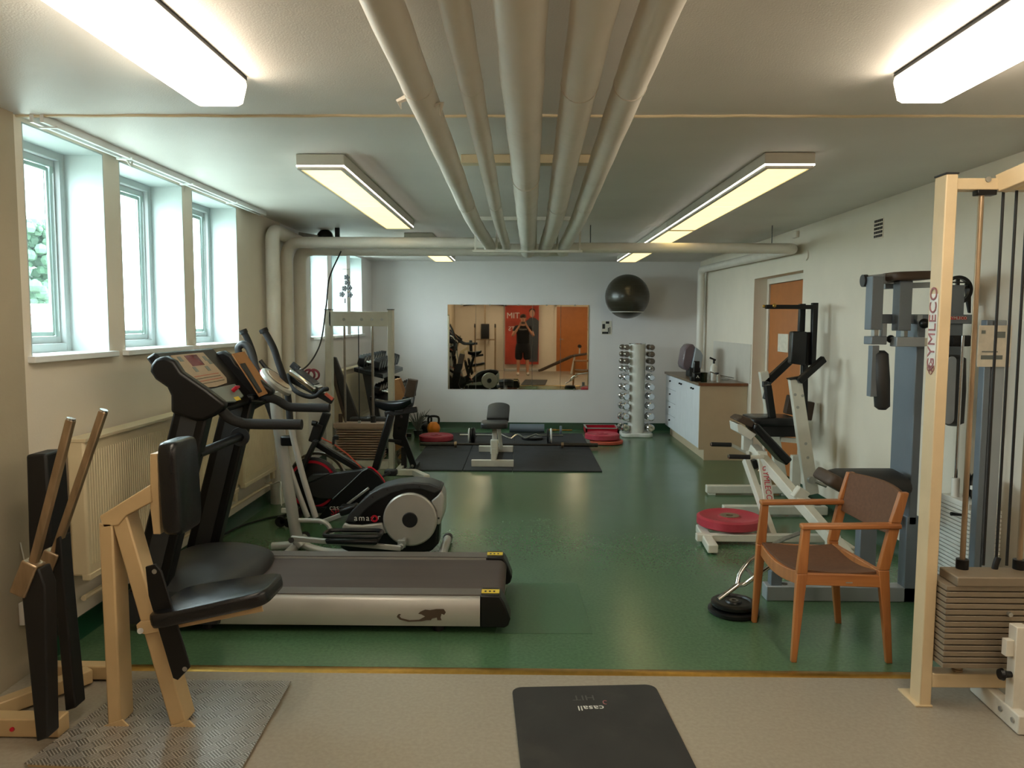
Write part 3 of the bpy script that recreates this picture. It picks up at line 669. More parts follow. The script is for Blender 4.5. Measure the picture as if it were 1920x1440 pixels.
MB().lathe([(0, 0), (.168, 0), (.178, .008), (.178, .03), (0, .03)], dc+V((0, .24, 0)), (0, -1, 0), 48).build('flywheel_cover', 'silver', t)
MB().lathe([(0, 0), (.046, 0), (.051, .004), (.051, .02), (0, .02)], dc+V((0, .25, 0)), (0, -1, 0), 32).build('hub_cap', 'black_matte', t)
q = C6(862, 397, Ye+.008); text('amaz', 'lettering', 'text_white', t, q, .055, (1, 0, 0), (0, 0, 1), spacing=1.25)
q = C6(932, 400, Ye+.008); MB().ring(q, (0, 1, 0), .012, .024, .003, 28).build('letter_ring', 'red_plastic', t)
q = C6(962, 390, Ye+.008); text('r', 'lettering', 'text_white', t, q, .05, (1, 0, 0), (0, 0, 1))
# base frame and stabilisers
MB().tube(spl([C6(250, 585, 5.1), C6(440, 575, 5.1), C6(520, 600, 5.1), C6(620, 622, 5.1), C6(760, 628, 5.1), C6(1300, 628, 5.1)], 5), .028, 12).build('base_tube', 'silver_paint', t)
MB().tube(spl([C6(410, 410, 5.1), C6(560, 415, 5.1), C6(620, 440, 5.1), C6(650, 500, 5.1)], 5), .016, 10).build('upper_bow', 'silver_paint', t)
def stab(x, z=.032):
    s_ = MB().cyl((x, Ye-.22, z), (x, Ye+.36, z), .03).build('stabiliser', 'silver_paint', t)
    for y in (Ye-.24, Ye+.34): MB().cyl((x, y, z), (x, y+.05, z), .034).build('end_cap', 'black_plastic', s_)
stab(fl(830, 1030, 0).x+.02); stab(fl(552, 1035, 0).x)
# mast
def sweep(pts, r, nm, mt, par, y, seg=12, flat=1.0, n=6):
    return MB().tube(spl([at(a, b, y) for a, b in pts], n), r, seg, flat=flat, fdir=(1, 0, 0)).build(nm, mt, par)
sweep([(515, 735), (521, 790), (532, 860), (545, 940), (556, 1005), (566, 1022)], .05, 'mast', 'silver_paint', t, 5.1, 16, .75)
q = at(530, 820, 5.02); MB().rb(at(541, 826, 5.03), (.09, .07, .065)).build('clamp_block', 'black_plastic', t, bevel=.01)
for (yy, dx, k) in ((4.90, 0, 0), (5.34, -38, 1)):
    if k == 0: P = [(495, 620), (504, 635), (514, 655), (522, 680), (533, 712), (540, 745), (544, 790)]
    else: P = [(457, 622), (466, 640), (475, 665), (480, 690), (489, 725), (505, 765), (517, 800)]
    a_ = sweep(P, .022, 'moving_handle', 'foam', t, yy)
    MB().cyl(at(P[0][0]-2, P[0][1]-3, yy), at(P[0][0]+1, P[0][1]+3, yy), .028).build('grip_cap', 'black_plastic', a_)
    sweep([(544+dx*.6, 790), (552+dx*.6, 830), (570+dx*.5, 900), (592+dx*.4, 970)], .02, 'swing_arm', 'silver_paint', t, yy, 10, 1, 4)
# fixed oval handle and console
loop = [(447, 652), (456, 645), (466, 652), (474, 672), (480, 690), (490, 712), (484, 712), (472, 700), (460, 682), (449, 664)]
MB().tube(spl([at(a, b, 5.2) for a, b in loop], 4, closed=True), .025, 10, closed=True).build('fixed_handle', 'grey_plastic', t)
cc = at(518, 716, 4.84)
m = MB(); rr = rotm('Y', 42)
for k, (w_, h_, e) in enumerate(((.24, .22, .04),)):
    rings = []
    for zz, kk in ((-.5, .8), (-.35, .97), (.2, 1), (.5, .88)):
        rings.append([cc+rr @ V((math.cos(a*PI/16)*w_/2*kk, math.sin(a*PI/16)*h_/2*kk, zz*e)) for a in range(32)])
    m.loft(rings)
con = m.build('console', 'silver_paint', t)
m = MB(); m.loft([[cc+rr @ V((math.cos(a*PI/16)*.085, math.sin(a*PI/16)*.075, z)) for a in range(32)] for z in (.022, .026)]); m.build('display', 'display_tan', con)
MB().tube(spl([at(a, b, 4.95) for a, b in ((538, 733), (532, 722), (524, 712), (519, 704), (508, 697), (499, 690), (488, 676))], 4), .014, 8).build('console_rim', 'black_plastic', t)
MB().prism([at(a, b, 5.16) for a, b in ((486, 694), (493, 692), (503, 718), (499, 722), (490, 714))], (0, .06, 0)).build('red_backing', 'red_plastic', t, bevel=.004, label='red plastic backing')
# pedal arms, pedals
for (yy, dy, k) in ((4.80, 0, 0), (5.28, -10, 1)):
    if k == 0: a, b, pc = (546, 1009), (752, 1028), (658, 1011)
    else: a, b, pc = (600, 980), (668, 955), (655, 955)
    g = MB().beam(at(*a, yy), at(*b, yy), .03, .03).build('pedal_arm', 'silver_paint', t, bevel=.004)
    if k == 0:
        MB().cyl(at(a[0], a[1]+4, yy-.03), at(a[0], a[1]+4, yy+.04), .018).build('roller_cap', 'black_matte', g)
        q0, q1 = at(608, 1012, yy-.07), at(709, 1014, yy-.07); m = MB()
        m.prism([q0+V((0, 0, .0)), q1, q1+V((-.01, 0, -.03)), q0+V((.01, 0, -.03))], (0, .15, 0))
        tr = m.build('pedal', 'black_plastic', t, bevel=.01)
        oz = .02; x0, x1 = q0.x, q1.x
        P = [(x0+.015, yy-.065), ((x0+x1)/2, yy-.07), (x1-.015, yy-.065), (x1+.005, yy), (x1-.015, yy+.07), ((x0+x1)/2, yy+.075), (x0+.015, yy+.07), (x0-.01, yy)]
        MB().tube(spl([V((x, y, q0.z+.022)) for x, y in P], 4, True), .014, 8, closed=True).build('pedal_rim', 'black_plastic', tr)
        q = at(752, 1026, yy); MB().cyl(q, q+V((0, .2, 0)), .018).rb(q+V((.0, .03, .015)), (.05, .03, .05)).build('crank_pin', 'zinc', t, bevel=.004)
    else:
        q = at(*pc, yy); MB().rb(q, (.13, .1, .05), rotm('Y', -20)).build('pedal', 'black_plastic', t, bevel=.015)
# ================================================================ SPIN BIKE
Yb = 5.95
t = thing('spin_bike', 'black spin bike with red wheel ring between elliptical and lat machine', 'exercise bike', (-1.3, 6.1, 0))
def B8(cx, cy_, y=Yb): return at(480+cx/4.8, 640+cy_/4.8, y)
def B6(cx, cy_, y=Yb): return at(540+cx/7.2, 840+cy_/7.2, y)
wc = B6(330, 490, Yb+.06)
w_ = MB().lathe([(0, 0), (.20, 0), (.215, .01), (.215, .03), (.20, .04), (0, .04)], wc, (0, 1, 0), 44).build('flywheel', 'black_plastic', t)
MB().ring(wc+V((0, -.003, 0)), (0, 1, 0), .172, .192, .006, 44).build('red_ring', 'red_plastic', w_)
MB().ring(wc+V((0, .16, 0)), (0, 1, 0), .215, .235, .05, 44).build('wheel_rim', 'steel', w_)
hull = [(250, 470), (330, 450), (540, 352), (800, 315), (1000, 290), (1085, 272), (1060, 500), (760, 700), (620, 690), (420, 690), (280, 640), (240, 560)]
MB().prism([B6(a, b, Yb) for a, b in hull], (0, .05, 0)).build('chain_cover', 'dark_grey', t, bevel=.01)
MB().prism([B6(a, b, Yb-.01) for a, b in ((250, 470), (270, 400), (330, 350), (500, 345), (560, 350), (330, 455))], (0, .05, 0)).build('front_cover', 'grey_plastic', t, bevel=.01)
guard = [(1085, 270), (1140, 290), (1230, 370), (1296, 470), (1260, 540), (1100, 590), (860, 860), (470, 972), (408, 942), (560, 740), (650, 660), (1000, 310)]
gd = MB().prism([B6(a, b, Yb-.05) for a, b in guard], (0, .06, 0)).build('crank_guard', 'black_plastic', t, bevel=.008)
MB().tube([B6(a, b, Yb-.05) for a, b in ((600, 690), (840, 470), (1000, 315), (1080, 275))], .003, 6).build('guard_edge', 'machine_light', gd)
MB().tube(spl([B6(a, b, Yb-.03) for a, b in ((1075, 262), (1130, 270), (1220, 345), (1300, 460), (1310, 560))], 4), .008, 6).build('red_edge', 'red_plastic', gd)
text('casall', 'lettering', 'text_white', gd, B6(670, 806, Yb-.056), .062, (1, 0, 0), (0, 0, 1))
text('SPB', 'lettering', 'text_red', gd, B6(668, 868, Yb-.056), .07, (1, 0, 0), (0, 0, 1), bold=.003)
# frame
MB().beam(B8(520, 900, 6.03), B8(1000, 1190, 6.03), .05, .075, (0, 1, 0)).build('down_tube', 'black_plastic', t, bevel=.01)
MB().tube([B8(590, 870, 6.0), B8(700, 925, 6.0), B8(830, 1020, 6.0), B8(950, 1140, 6.0)], .006, 6).build('red_stripe', 'orange_rubber', t)
MB().beam(B8(640, 640, 6.03), B8(540, 900, 6.03), .06, .06, (0, 1, 0)).build('handlebar_post', 'black_plastic', t, bevel=.008)
MB().beam(B8(575, 740, 6.03), B8(520, 905, 6.03), .075, .08, (0, 1, 0)).build('head_tube', 'black_matte', t, bevel=.008)
for dy in (-.075, .10): MB().beam(B8(540, 890, 6.03+dy), B8(400, 1180, 6.03+dy), .03, .09, (0, 1, 0)).build('fork_leg', 'dark_grey', t, bevel=.006)
MB().beam(B8(1220, 655, 6.03), B8(1075, 1150, 6.03), .055, .075, (0, 1, 0)).build('seat_tube', 'black_plastic', t, bevel=.01)
MB().beam(B8(1205, 670, 6.03), B8(1150, 850, 6.03), .04, .05, (0, 1, 0)).build('seat_post', 'black_matte', t, bevel=.006)
MB().beam(B8(1160, 655, 6.03), B8(1450, 612, 6.03), .045, .03, (0, 1, 0)).build('seat_slider', 'black_matte', t, bevel=.006)
MB().cyl(B8(545, 740, 5.96), B8(505, 735, 5.96), .02).cyl(B8(545, 720, 5.96), B8(530, 765, 5.96), .012).build('height_knob', 'black_matte', t)
MB().cyl(B8(700, 860, 5.96), B8(695, 930, 5.96), .010).cyl(B8(720, 850, 5.96), B8(718, 882, 5.96), .022).build('brake_knob', 'black_matte', t)
# saddle: lofted from nose to tail
m = MB(); rings = []
for k in range(11):
    u = k/10; q = B8(1075+330*u, 535-18*u+34*math.sin(PI*u), 6.03); hw = .022+.075*u**2.2*(1-.35*max(0, u-.85)/.15); th = .024+.07*math.sin(PI*min(1, u*.6+.35))*(.4+.6*u)
    rings.append([q+V((0, math.cos(a*PI/8)*hw, math.sin(a*PI/8)*th*(1 if math.sin(a*PI/8) < 0 else .35))) for a in range(16)])
m.loft(rings); m.build('saddle', 'black_vinyl', t)
MB().rb(B8(1290, 600, 6.03), (.07, .05, .06)).build('saddle_clamp', 'dark_grey', t, bevel=.006)
# handlebars and screen
for (y0_, s) in ((5.80, -1), (6.28, 1)):
    P = [B8(290, 300, 6.03+s*.03), B8(300, 380, 6.03+s*.1), B8(360, 450, y0_), B8(460, 495, y0_), B8(540, 490, y0_), B8(600, 440, y0_), B8(645, 428, y0_-s*.02)]
    MB().tube(spl(P, 5), .018, 10).build('handlebar', 'foam', t)
MB().beam(B8(300, 330, 6.03), B8(690, 540, 6.03), .05, .045, (0, 1, 0)).build('handlebar_slider', 'black_matte', t, bevel=.006)
MB().beam(B8(625, 470, 5.99), B8(692, 522, 5.99), .02, .03, (0, 1, 0)).build('red_slider_edge', 'orange_rubber', t)
s_ = MB().rb(B8(450, 345, 6.03), (.25, .24, .045), rotm('Y', 38)).build('screen', 'chrome', t, bevel=.016, seg=3)
MB().rb(B8(450, 340, 6.03)+rotm('Y', 38) @ V((0, 0, .02)), (.18, .17, .012), rotm('Y', 38)).build('screen_face', 'dark_grey', s_)
MB().prism([B8(a, b, 5.93) for a, b in ((400, 400), (440, 370), (560, 420), (520, 490))], (0, .03, 0)).build('phone_holder', 'black_matte', t, bevel=.004)
MB().beam(B8(320, 205, 6.03), B8(385, 255, 6.03), .05, .03, (0, 1, 0)).build('sensor_box', 'black_matte', t, bevel=.004)
m = MB(); 
for k in range(2): m.ring(B8(480+k*40, 300, 6.12), (0, 1, .3), .035, .05, .012, 20)
m.build('red_bottle_cage', 'display_red', t)
# cranks and pedals, stabilisers
c0 = B6(1090, 540, 5.88); MB().beam(c0, B6(800, 760, 5.86), .02, .03, (0, 1, 0)).build('crank', 'zinc', t, bevel=.004)
MB().beam(c0+V((0, .3, 0)), B6(1380, 330, 6.2), .02, .03, (0, 1, 0)).build('crank', 'dark_grey', t, bevel=.004)
MB().rb(B6(800, 815, 5.80), (.1, .1, .055)).build('pedal', 'black_matte', t, bevel=.012); MB().rb(B8(1215, 1180, 6.25), (.1, .09, .05)).build('pedal', 'black_matte', t, bevel=.012)
xf = fl(528, 995, .03).x
s_ = MB().cyl((xf, 5.68, .045), (xf, 6.3, .045), .036).build('stabiliser', 'black_plastic', t)
MB().disc((xf-.07, 5.72, .045), (0, 1, 0), .042, .03).build('transport_wheel', 'black_matte', s_); MB().beam((xf-.07, 5.72, .045), (xf, 5.72, .045), .03, .03).build('wheel_bracket', 'black_matte', s_)
xr_ = B6(1150, 900, 6).x
MB().beam((xr_, 5.72, .05), (xr_, 6.3, .05), .06, .07).build('stabiliser', 'black_plastic', t, bevel=.01)
MB().beam((xf, 6.0, .07), (xr_, 6.0, .07), .06, .05).build('floor_rail', 'black_plastic', t, bevel=.006)
MB().beam(B6(1120, 590, 6.0), (xr_, 6.0, .07), .07, .06, (0, 1, 0)).build('frame_stay', 'black_plastic', t)
MB().beam((wc.x, 6.0, wc.z-.1), (xf+.05, 6.0, .07), .06, .06, (0, 1, 0)).build('frame_stay', 'black_plastic', t)
# cables
single(MB().tube(spl([fl(415, 1004, .012), fl(455, 985, .008), fl(500, 972, .008), fl(535, 965, .008), fl(560, 950, .03)], 6), .008, 8), 'power_cable', 'black_matte', 'thick black cable snaking on green floor left of the spin bike', 'cable')
t = thing('white_cord', 'thin white cord hanging from the wall pipe down to plug', 'cord', (-2.0, 6.2, 0))
MB().tube(spl([at(497, 905, 6.3), at(510, 908, 6.1), at(526, 904, 5.9), at(526, 925, 5.85), at(528, 948, 5.8)], 6), .005, 6).build('cord', 'white_plastic', t)
MB().rb(at(534, 957, 5.75)-V((0, 0, .0)), (.05, .03, .035)).build('plug', 'white_plastic', t, bevel=.004)
P = [V((-1.62, 6.9, 2.19)), at(618, 520, 6.9), at(612, 570, 6.8), at(604, 630, 6.6), at(594, 660, 6.4), at(578, 684, 6.2), at(560, 697, 6.06), at(548, 700, 6.03)]
single(MB().tube(spl(P, 8), .0065, 8), 'hanging_cable', 'black_matte', 'black cable hanging from the crossing pipe to spin bike handlebar', 'cable')
# ================================================================ LEFT FOREGROUND: seat machine on checker plate
Yp = 2.86
c0, c1, c2, c3 = fl(50, 1435, .03), fl(228, 1281, .03), fl(545, 1283, .03), fl(462, 1442, .03)
# true rectangle fitted to those corners
px0, px1, py0, py1 = -1.72, -.965, 2.50, 3.19
t = thing('seat_machine', 'cream steel seat machine with black pads standing on a metal checker plate', 'exercise machine', (-1.35, 2.85, 0))
P = [V((-1.735, 2.55, 0)), V((-1.655, 3.19, 0)), V((-.99, 3.185, 0)), V((-.965, 2.50, 0))]
# checker plate with raised bars in the mesh's normals
cm = bpy.data.materials.new('checker_plate'); cm.use_nodes = True; nt = cm.node_tree; N = nt.nodes; L = nt.links; b = N['Principled BSDF']
b.inputs['Metallic'].default_value = .65; b.inputs['Roughness'].default_value = .3; b.inputs['Base Color'].default_value = rgb('#a89c90')
tc = N.new('ShaderNodeTexCoord'); mp = N.new('ShaderNodeMapping'); mp.inputs['Scale'].default_value = (1, 1, 1); mp.inputs['Rotation'].default_value = (0, 0, PI/4)
L.new(tc.outputs['Object'], mp.inputs[0])
ch = N.new('ShaderNodeTexChecker'); ch.inputs['Scale'].default_value = 1/.046; L.new(mp.outputs[0], ch.inputs[0])
def wave(dirn):
    w = N.new('ShaderNodeTexWave'); w.wave_type = 'BANDS'; w.bands_direction = dirn; w.inputs['Scale'].default_value = 30; L.new(mp.outputs[0], w.inputs[0]); return w
wa, wb = wave('X'), wave('Y'); mx = N.new('ShaderNodeMix'); L.new(ch.outputs['Fac'], mx.inputs[0]); L.new(wa.outputs['Fac'], mx.inputs[2]); L.new(wb.outputs['Fac'], mx.inputs[3])
rp = N.new('ShaderNodeValToRGB'); rp.color_ramp.elements[0].position = .45; rp.color_ramp.elements[1].position = .75; L.new(mx.outputs[0], rp.inputs[0])
mc = N.new('ShaderNodeMix'); mc.data_type = 'RGBA'; L.new(rp.outputs[0], mc.inputs[0]); mc.inputs[6].default_value = rgb('#8c8880'); mc.inputs[7].default_value = rgb('#d6d2cc'); L.new(mc.outputs[2], b.inputs['Base Color'])
bp = N.new('ShaderNodeBump'); bp.inputs['Strength'].default_value = .9; bp.inputs['Distance'].default_value = .003; L.new(rp.outputs[0], bp.inputs['Height']); L.new(bp.outputs[0], b.inputs['Normal'])
M['checker'] = cm
pl = MB().prism([p+V((0, 0, .012)) for p in P], (0, 0, .005)).build('checker_plate', 'checker', t, smooth=False)
MB().prism([V((p.x*.98-.027, p.y*.98+.057, 0)) for p in P], (0, 0, .012)).build('plate_backing', 'cream_steel', t, smooth=False)
zP = .017
def Q(px, py, y=Yp): return at(px, py, y)
# post 1 upright, post 2 leaning
b1 = fl(222, 1358, zP); b1 = V((b1.x, 2.87, zP))
MB().beam(V((Q(219, 1345, 2.83).x, 2.86, zP)), V((Q(203, 985, 2.83).x, 2.86, Q(203, 978, 2.83).z)), .10, .052, (1, 0, 0)).build('post', 'cream_steel', t, bevel=.006)
MB().beam(V((Q(337, 1345, 2.83).x, 2.86, zP)), Q(232, 958), .09, .062, (1, 0, 0)).build('slanted_post', 'cream_steel', t, bevel=.006)
MB().prism([Q(a, b, 2.81) for a, b in ((186, 968), (281, 909), (284, 942), (238, 966), (222, 985), (194, 990))], (0, .10, 0)).build('top_arm', 'cream_steel', t, bevel=.004)
MB().prism([Q(a, b, 2.82) for a, b in ((281, 851), (294, 851), (301, 1002), (287, 1002), (281, 950))], (0, .08, 0)).build('back_upright', 'cream_steel', t, bevel=.003)
for (px, dx) in ((219, 0), (337, .012)):
    q = Q(px, 1350, 2.83); m = MB(); m.prism([V((q.x-.035+dx, 2.80, zP)), V((q.x+.06+dx, 2.80, zP)), V((q.x+.035+dx, 2.80, zP+.025))], (0, .008, 0)); m.build('gusset', 'cream_steel', t)
# backrest pad
m = MB(); q = Q(328, 922, Yp); bq = rotm('Y', 90-3)
q = Q(318, 918, Yp-.07); seat_pad(m, (q.x, Yp+.02, q.z), (.355, .21, .07), rotm('Y', 88), r=.28); m.build('backrest', 'black_vinyl', t, angle=60)
# seat pad
q = Q(398, 1120, Yp); ang = math.degrees(math.atan2(.04, .3))
m = MB(); seat_pad(m, (0, 0, 0), (.44, .30, .055), r=.30)
Rm = rotm('Y', -11)
m.v = [Q(414, 1121, Yp+.02)+Rm @ V((v.x, v.y*(1-.18*(v.x/.23)), v.z)) for v in m.v]
m.build('seat', 'black_vinyl', t, angle=60)
MB().beam(Q(318, 1172, Yp-.055), Q(492, 1138, Yp-.055), .006, .035, (0, 0, 1)).build('seat_rail', 'cream_steel', t, bevel=.002)
MB().prism([Q(a, b, Yp-.062) for a, b in ((255, 1172), (262, 1166), (318, 1162), (322, 1180), (272, 1190), (258, 1186))], (0, .012, 0)).build('pivot_bracket', 'cream_steel', t, bevel=.002)
MB().cyl(Q(263, 1183, Yp-.075), Q(263, 1183, Yp+.105), .011).build('pivot_bolt', 'zinc', t)
for yy in (Yp-.085, Yp+.065):
    ch_ = MB().prism([Q(a, b, yy) for a, b in ((272, 1063), (291, 1058), (302, 1072), (356, 1252), (333, 1276), (324, 1272), (278, 1118))], (0, .012, 0)).build('slotted_channel', 'black_plastic', t, bevel=.003)
    for a, b in ((289, 1072), (346, 1255)): p_ = Q(a, b, yy-.003); MB().cyl(p_, p_+V((0, .02, 0)), .009, seg=12).build('bolt', 'zinc', ch_)
# ================================================================ black press frame with two steel levers
t = thing('lever_machine', 'black steel machine with two slanted bare steel levers beside the front left wall', 'exercise machine', (-1.85, 3.0, 0))
def beamq(p0, p1, y, w, h, nm, mt, bev=.006): return MB().beam(at(*p0, y), at(*p1, y), w, h, (0, 1, 0)).build(nm, mt, t, bevel=bev)
y_ = 2.64
q = at(88, 1388, y_); MB().prism([at(a, b, y_) for a, b in ((40, 1118), (55, 1072), (72, 1066), (84, 1100), (90, 1384), (68, 1392))], (0, .07, 0)).build('front_post', 'black_matte', t, bevel=.006)
MB().prism([at(a, b, 2.84) for a, b in ((98, 1080), (104, 1010), (113, 1005), (118, 1075), (142, 1328), (122, 1334))], (0, .07, 0)).build('rear_post', 'black_matte', t, bevel=.006)
MB().prism([at(a, b, 3.08) for a, b in ((48, 853), (86, 851), (96, 1010), (100, 1200), (58, 1200))], (0, .14, 0)).build('weight_cover', 'black_matte', t, bevel=.01)
for (p0, p1, y) in (((133, 787), (62, 1060), 2.66), ((194, 771), (102, 1040), 2.86)):
    lv = MB().beam(at(*p0, y), at(*p1, y), .027, .027, (0, 1, 0)).build('lever_bar', 'old_steel', t, bevel=.004)
    d_ = (at(*p0, y)-at(*p1, y)).normalized(); e = at(*p0, y); MB().cyl(e-d_*.002, e+d_*.006, .015, seg=12).build('end_cap', 'chrome', lv)
    MB().beam(at(p1[0]+2, p1[1]-8, y), at(p1[0]-22, p1[1]+52, y), .06, .06, (0, 1, 0)).build('socket', 'old_steel', t, bevel=.006)
# cream base frame on the floor
MB().beam((-2.15, 2.77, .04), (-1.725, 2.77, .04), .07, .07).build('base_rail', 'cream_steel', t, bevel=.005)
MB().beam((-2.1, 3.22, .04), (-1.76, 3.22, .04), .06, .06).build('base_rail', 'cream_steel', t, bevel=.005)
MB().beam((-2.08, 2.85, .04), (-1.86, 3.18, .04), .06, .06).build('base_rail', 'cream_steel', t, bevel=.005)
MB().cyl(at(22, 1368, 2.728), at(22, 1368, 2.735)+V((0, .012, 0)), .008, seg=12).build('red_plug', 'red_plastic', t)
t = thing('wall_socket', 'small pale socket with thin loop of wire low on the front left wall', 'socket', (XL+.012, 3.2, .3))
q = xp(40, 1178, XL+.012); yq = 3.24
MB().bx(XL+.012, XL+.035, yq-.03, yq+.03, .24, .34).build('box', 'white_plastic', t, bevel=.004)
MB().tube(spl([(XL+.03, yq, .34), (XL+.04, yq-.03, .42), (XL+.03, yq, .5), (XL+.015, yq, .6)]), .003, 6).build('wire', 'white_plastic', t)
# ================================================================ YOGA MAT
a_, b_2 = fl(958, 1296), fl(1240, 1290); n0, n1 = fl(965, 1440), fl(1300, 1440)
dirx = V((1, (b_2.y-a_.y)/(b_2.x-a_.x), 0)).normalized(); diry = V((dirx.y*-1, dirx.x, 0))
x0 = -.037; top = 3.165; W_ = .615
def mp_(u, v): return V((x0, top, 0))+dirx*u - diry*v
t = thing('yoga_mat', 'black exercise mat with rounded corners lying on the beige floor', 'mat', tuple(mp_(W_/2, .7)))
P = []
R_ = .045
for (cu, cv, a0_) in ((R_, R_, 180), (W_-R_, R_, 270), (W_-R_, 1.8-R_, 0), (R_, 1.8-R_, 90)):
    for k in range(7):
        a = math.radians(a0_+15*k); P.append(mp_(cu+R_*math.cos(a), cv+R_*math.sin(a)))
MB().prism(P, (0, 0, .01)).build('mat', 'yoga', t, bevel=.003)
MB_t = text('casall', 'lettering', 'text_white', t, tuple(fl(1108, 1327, .0105)), 0.052, -dirx, -diry, ext=.0003)
text('HIT', 'faded_lettering', 'text_grey', t, tuple(fl(1094, 1308, .0105)), 0.06, -dirx, -diry, ext=.0003, bold=.004)
c_ = fl(1135, 1317, .0108); MB().tube([c_+dirx*.009*math.cos(a*.3+.8)+diry*.009*math.sin(a*.3+.8)*1.6 for a in range(15)], .0022, 5).build('red_mark', 'text_faded', t)
# ================================================================ ARMCHAIR
t = thing('armchair', 'wooden armchair with brown seat and curved brown backrest standing alone', 'chair', (1.45, 3.68, 0))
YA, YB_ = 3.46, 3.93    # near and far side frames
wd = 'chair_wood'
def tap(p, q, a0_, b0_, a1_, b1_, nm, par, mt=wd):
    p, q = V(p), V(q); m = MB()
    m.loft([[p+V((-a0_/2, -b0_/2, 0)), p+V((a0_/2, -b0_/2, 0)), p+V((a0_/2, b0_/2, 0)), p+V((-a0_/2, b0_/2, 0))], [q+V((-a1_/2, -b1_/2, 0)), q+V((a1_/2, -b1_/2, 0)), q+V((a1_/2, b1_/2, 0)), q+V((-a1_/2, b1_/2, 0))]])
    return m.build(nm, mt, par, bevel=.004)
for (y, s) in ((YA, 0), (YB_, 1)):
    fx = 1.262 if s == 0 else 1.225
    sh = 0 if s == 0 else -.04
    ft = V((1.262+sh, y, 0)); fm = V((1.285+sh, y, .42)); ftop = V((1.298+sh, y, .632))
    l = tap(ft, fm, .026, .024, .048, .03, 'front_leg', t); tap(fm, ftop, .048, .03, .036, .03, 'arm_post', t)
    MB().cyl(ft, ft+V((0, 0, .006)), .011).build('glide', 'zinc', l)
    bt = V((1.70+sh, y, 0)); bm_ = V((1.655+sh, y, .44)); bk = V((1.70+sh, y, .66)); bt2 = V((1.735+sh, y, .80))
    l = tap(bt, bm_, .028, .024, .05, .03, 'back_leg', t); tap(bm_, bk, .05, .03, .046, .03, 'back_post', t); tap(bk, bt2, .046, .03, .038, .03, 'back_post', t)
    MB().cyl(bt, bt+V((0, 0, .006)), .011).build('glide', 'zinc', l)
    MB().beam((1.275+sh, y, .638), (1.725+sh, y, .645), .048, .024).build('armrest', 'chair_wood_x', t, bevel=.007)
    MB().beam((1.29+sh, y, .395), (1.66+sh, y, .385), .022, .055).build('side_rail', 'chair_wood_x', t, bevel=.004)
# front rail, curved
P = []
m = MB(); rings = []
for k in range(9):
    u = k/8; y = YA+(YB_-YA)*u; x = 1.29-.04*u-.012*math.sin(PI*u); dz = -.028*math.sin(PI*u)
    rings.append([V((x-.010, y, .365+dz)), V((x+.012, y, .365+dz)), V((x+.012, y, .425+dz)), V((x-.010, y, .425+dz))])
m.loft(rings); m.build('front_rail', wd, t, bevel=.003)
MB().beam((1.655, YA, .40), (1.615, YB_, .40), .022, .06).build('rear_rail', wd, t, bevel=.003)
# seat: dished upholstered board
m = MB(); n = 12; g = []
for th in (0, .028):
    for i in range(n+1):
        for j in range(n+1):
            u, v = i/n, j/n; x = 1.285+.375*u-.04*v; y = YA+.016+(YB_-YA-.032)*v
            z = .415-.03*math.sin(PI*v)+.0-.028*u*0-.02*math.sin(PI*u*.9)+.018*(1-u)**4*0 + th
            z += -.006*((abs(u-.5)*2)**8+(abs(v-.5)*2)**8)*(1 if th else -1)
            g.append(V((x, y, z)))
N_ = (n+1)**2; fs = []
for i in range(n):
    for j in range(n):
        a = i*(n+1)+j; fs.append((a, a+1, a+n+2, a+n+1)); fs.append((N_+a, N_+a+n+1, N_+a+n+2, N_+a+1))
for i in range(n):
    a = i*(n+1); fs.append((a, a+n+1, N_+a+n+1, N_+a)); a = i*(n+1)+n; fs.append((a, N_+a, N_+a+n+1, a+n+1)); a = i; fs.append((a, N_+a, N_+a+1, a+1)); a = n*(n+1)+i; fs.append((a, a+1, N_+a+1, N_+a))
m.add(g, fs); m.build('seat', 'seat_brown', t, angle=60)
# curved backrest
m = MB(); rings = []
for k in range(13):
    u = k/12; y = YA-.002+(YB_-YA+.004)*u; bow = .045*math.sin(PI*u); sh = -.04*u
    zt2 = .80+.006*math.sin(PI*u); zb2 = .575-.03*math.sin(PI*u)*1.0+.03
    xt, xb2 = 1.728+sh+bow, 1.69+sh+bow
    rings.append([V((xb2-.012, y, zb2)), V((xb2+.008, y, zb2)), V((xt+.008, y, zt2)), V((xt-.012, y, zt2))])
m.loft(rings); m.build('backrest', 'seat_brown', t, bevel=.005, angle=45)
MB().bx(1.485, 1.515, YA-.0125, YA-.011, .378, .384).build('seat_bolt', 'zinc', t)
# ================================================================ DISCS AND ROW HANDLE
dd = fl(1381, 1148, 0)
for k, (r_, z0) in enumerate(((.135, 0.0), (.12, .036))):
    t = thing('weight_disc', ('larger black rubber disc flat on the floor beneath another disc' if k == 0 else 'smaller black disc lying on top of a larger disc beside the armchair'), 'weight plate', (1.15, 4.06, z0), 'stacked black discs by the armchair')
    MB().lathe([(.015, 0), (r_-.012, 0), (r_, .01), (r_, .025), (r_-.012, .034), (r_-.03, .034), (r_-.035, .026), (.045, .026), (.04, .034), (.015, .034), (.015, 0)], (1.15, 4.06, z0), (0, 0, 1), 40).build('disc', 'black_plastic', t)
    MB().ring((1.15, 4.06, z0+.03), (0, 0, 1), .013, .024, .012, 20).build('hub', 'steel', t)
t = thing('triangle_bar', 'chrome triangular rowing bar resting with its end on the black discs', 'bar', (1.2, 4.1, .1))
def RH(px, py, y): return at(px, py, y)
MB().tube([RH(1347, 1124, 3.97), RH(1384, 1096, 4.0)], .013, 10).build('stem', 'chrome', t)
MB().tube(spl([RH(1382, 1097, 4.0), RH(1388, 1075, 4.03), RH(1408, 1050, 4.06), RH(1435, 1030, 4.1)], 5), .012, 10).build('fork_bar', 'chrome', t)
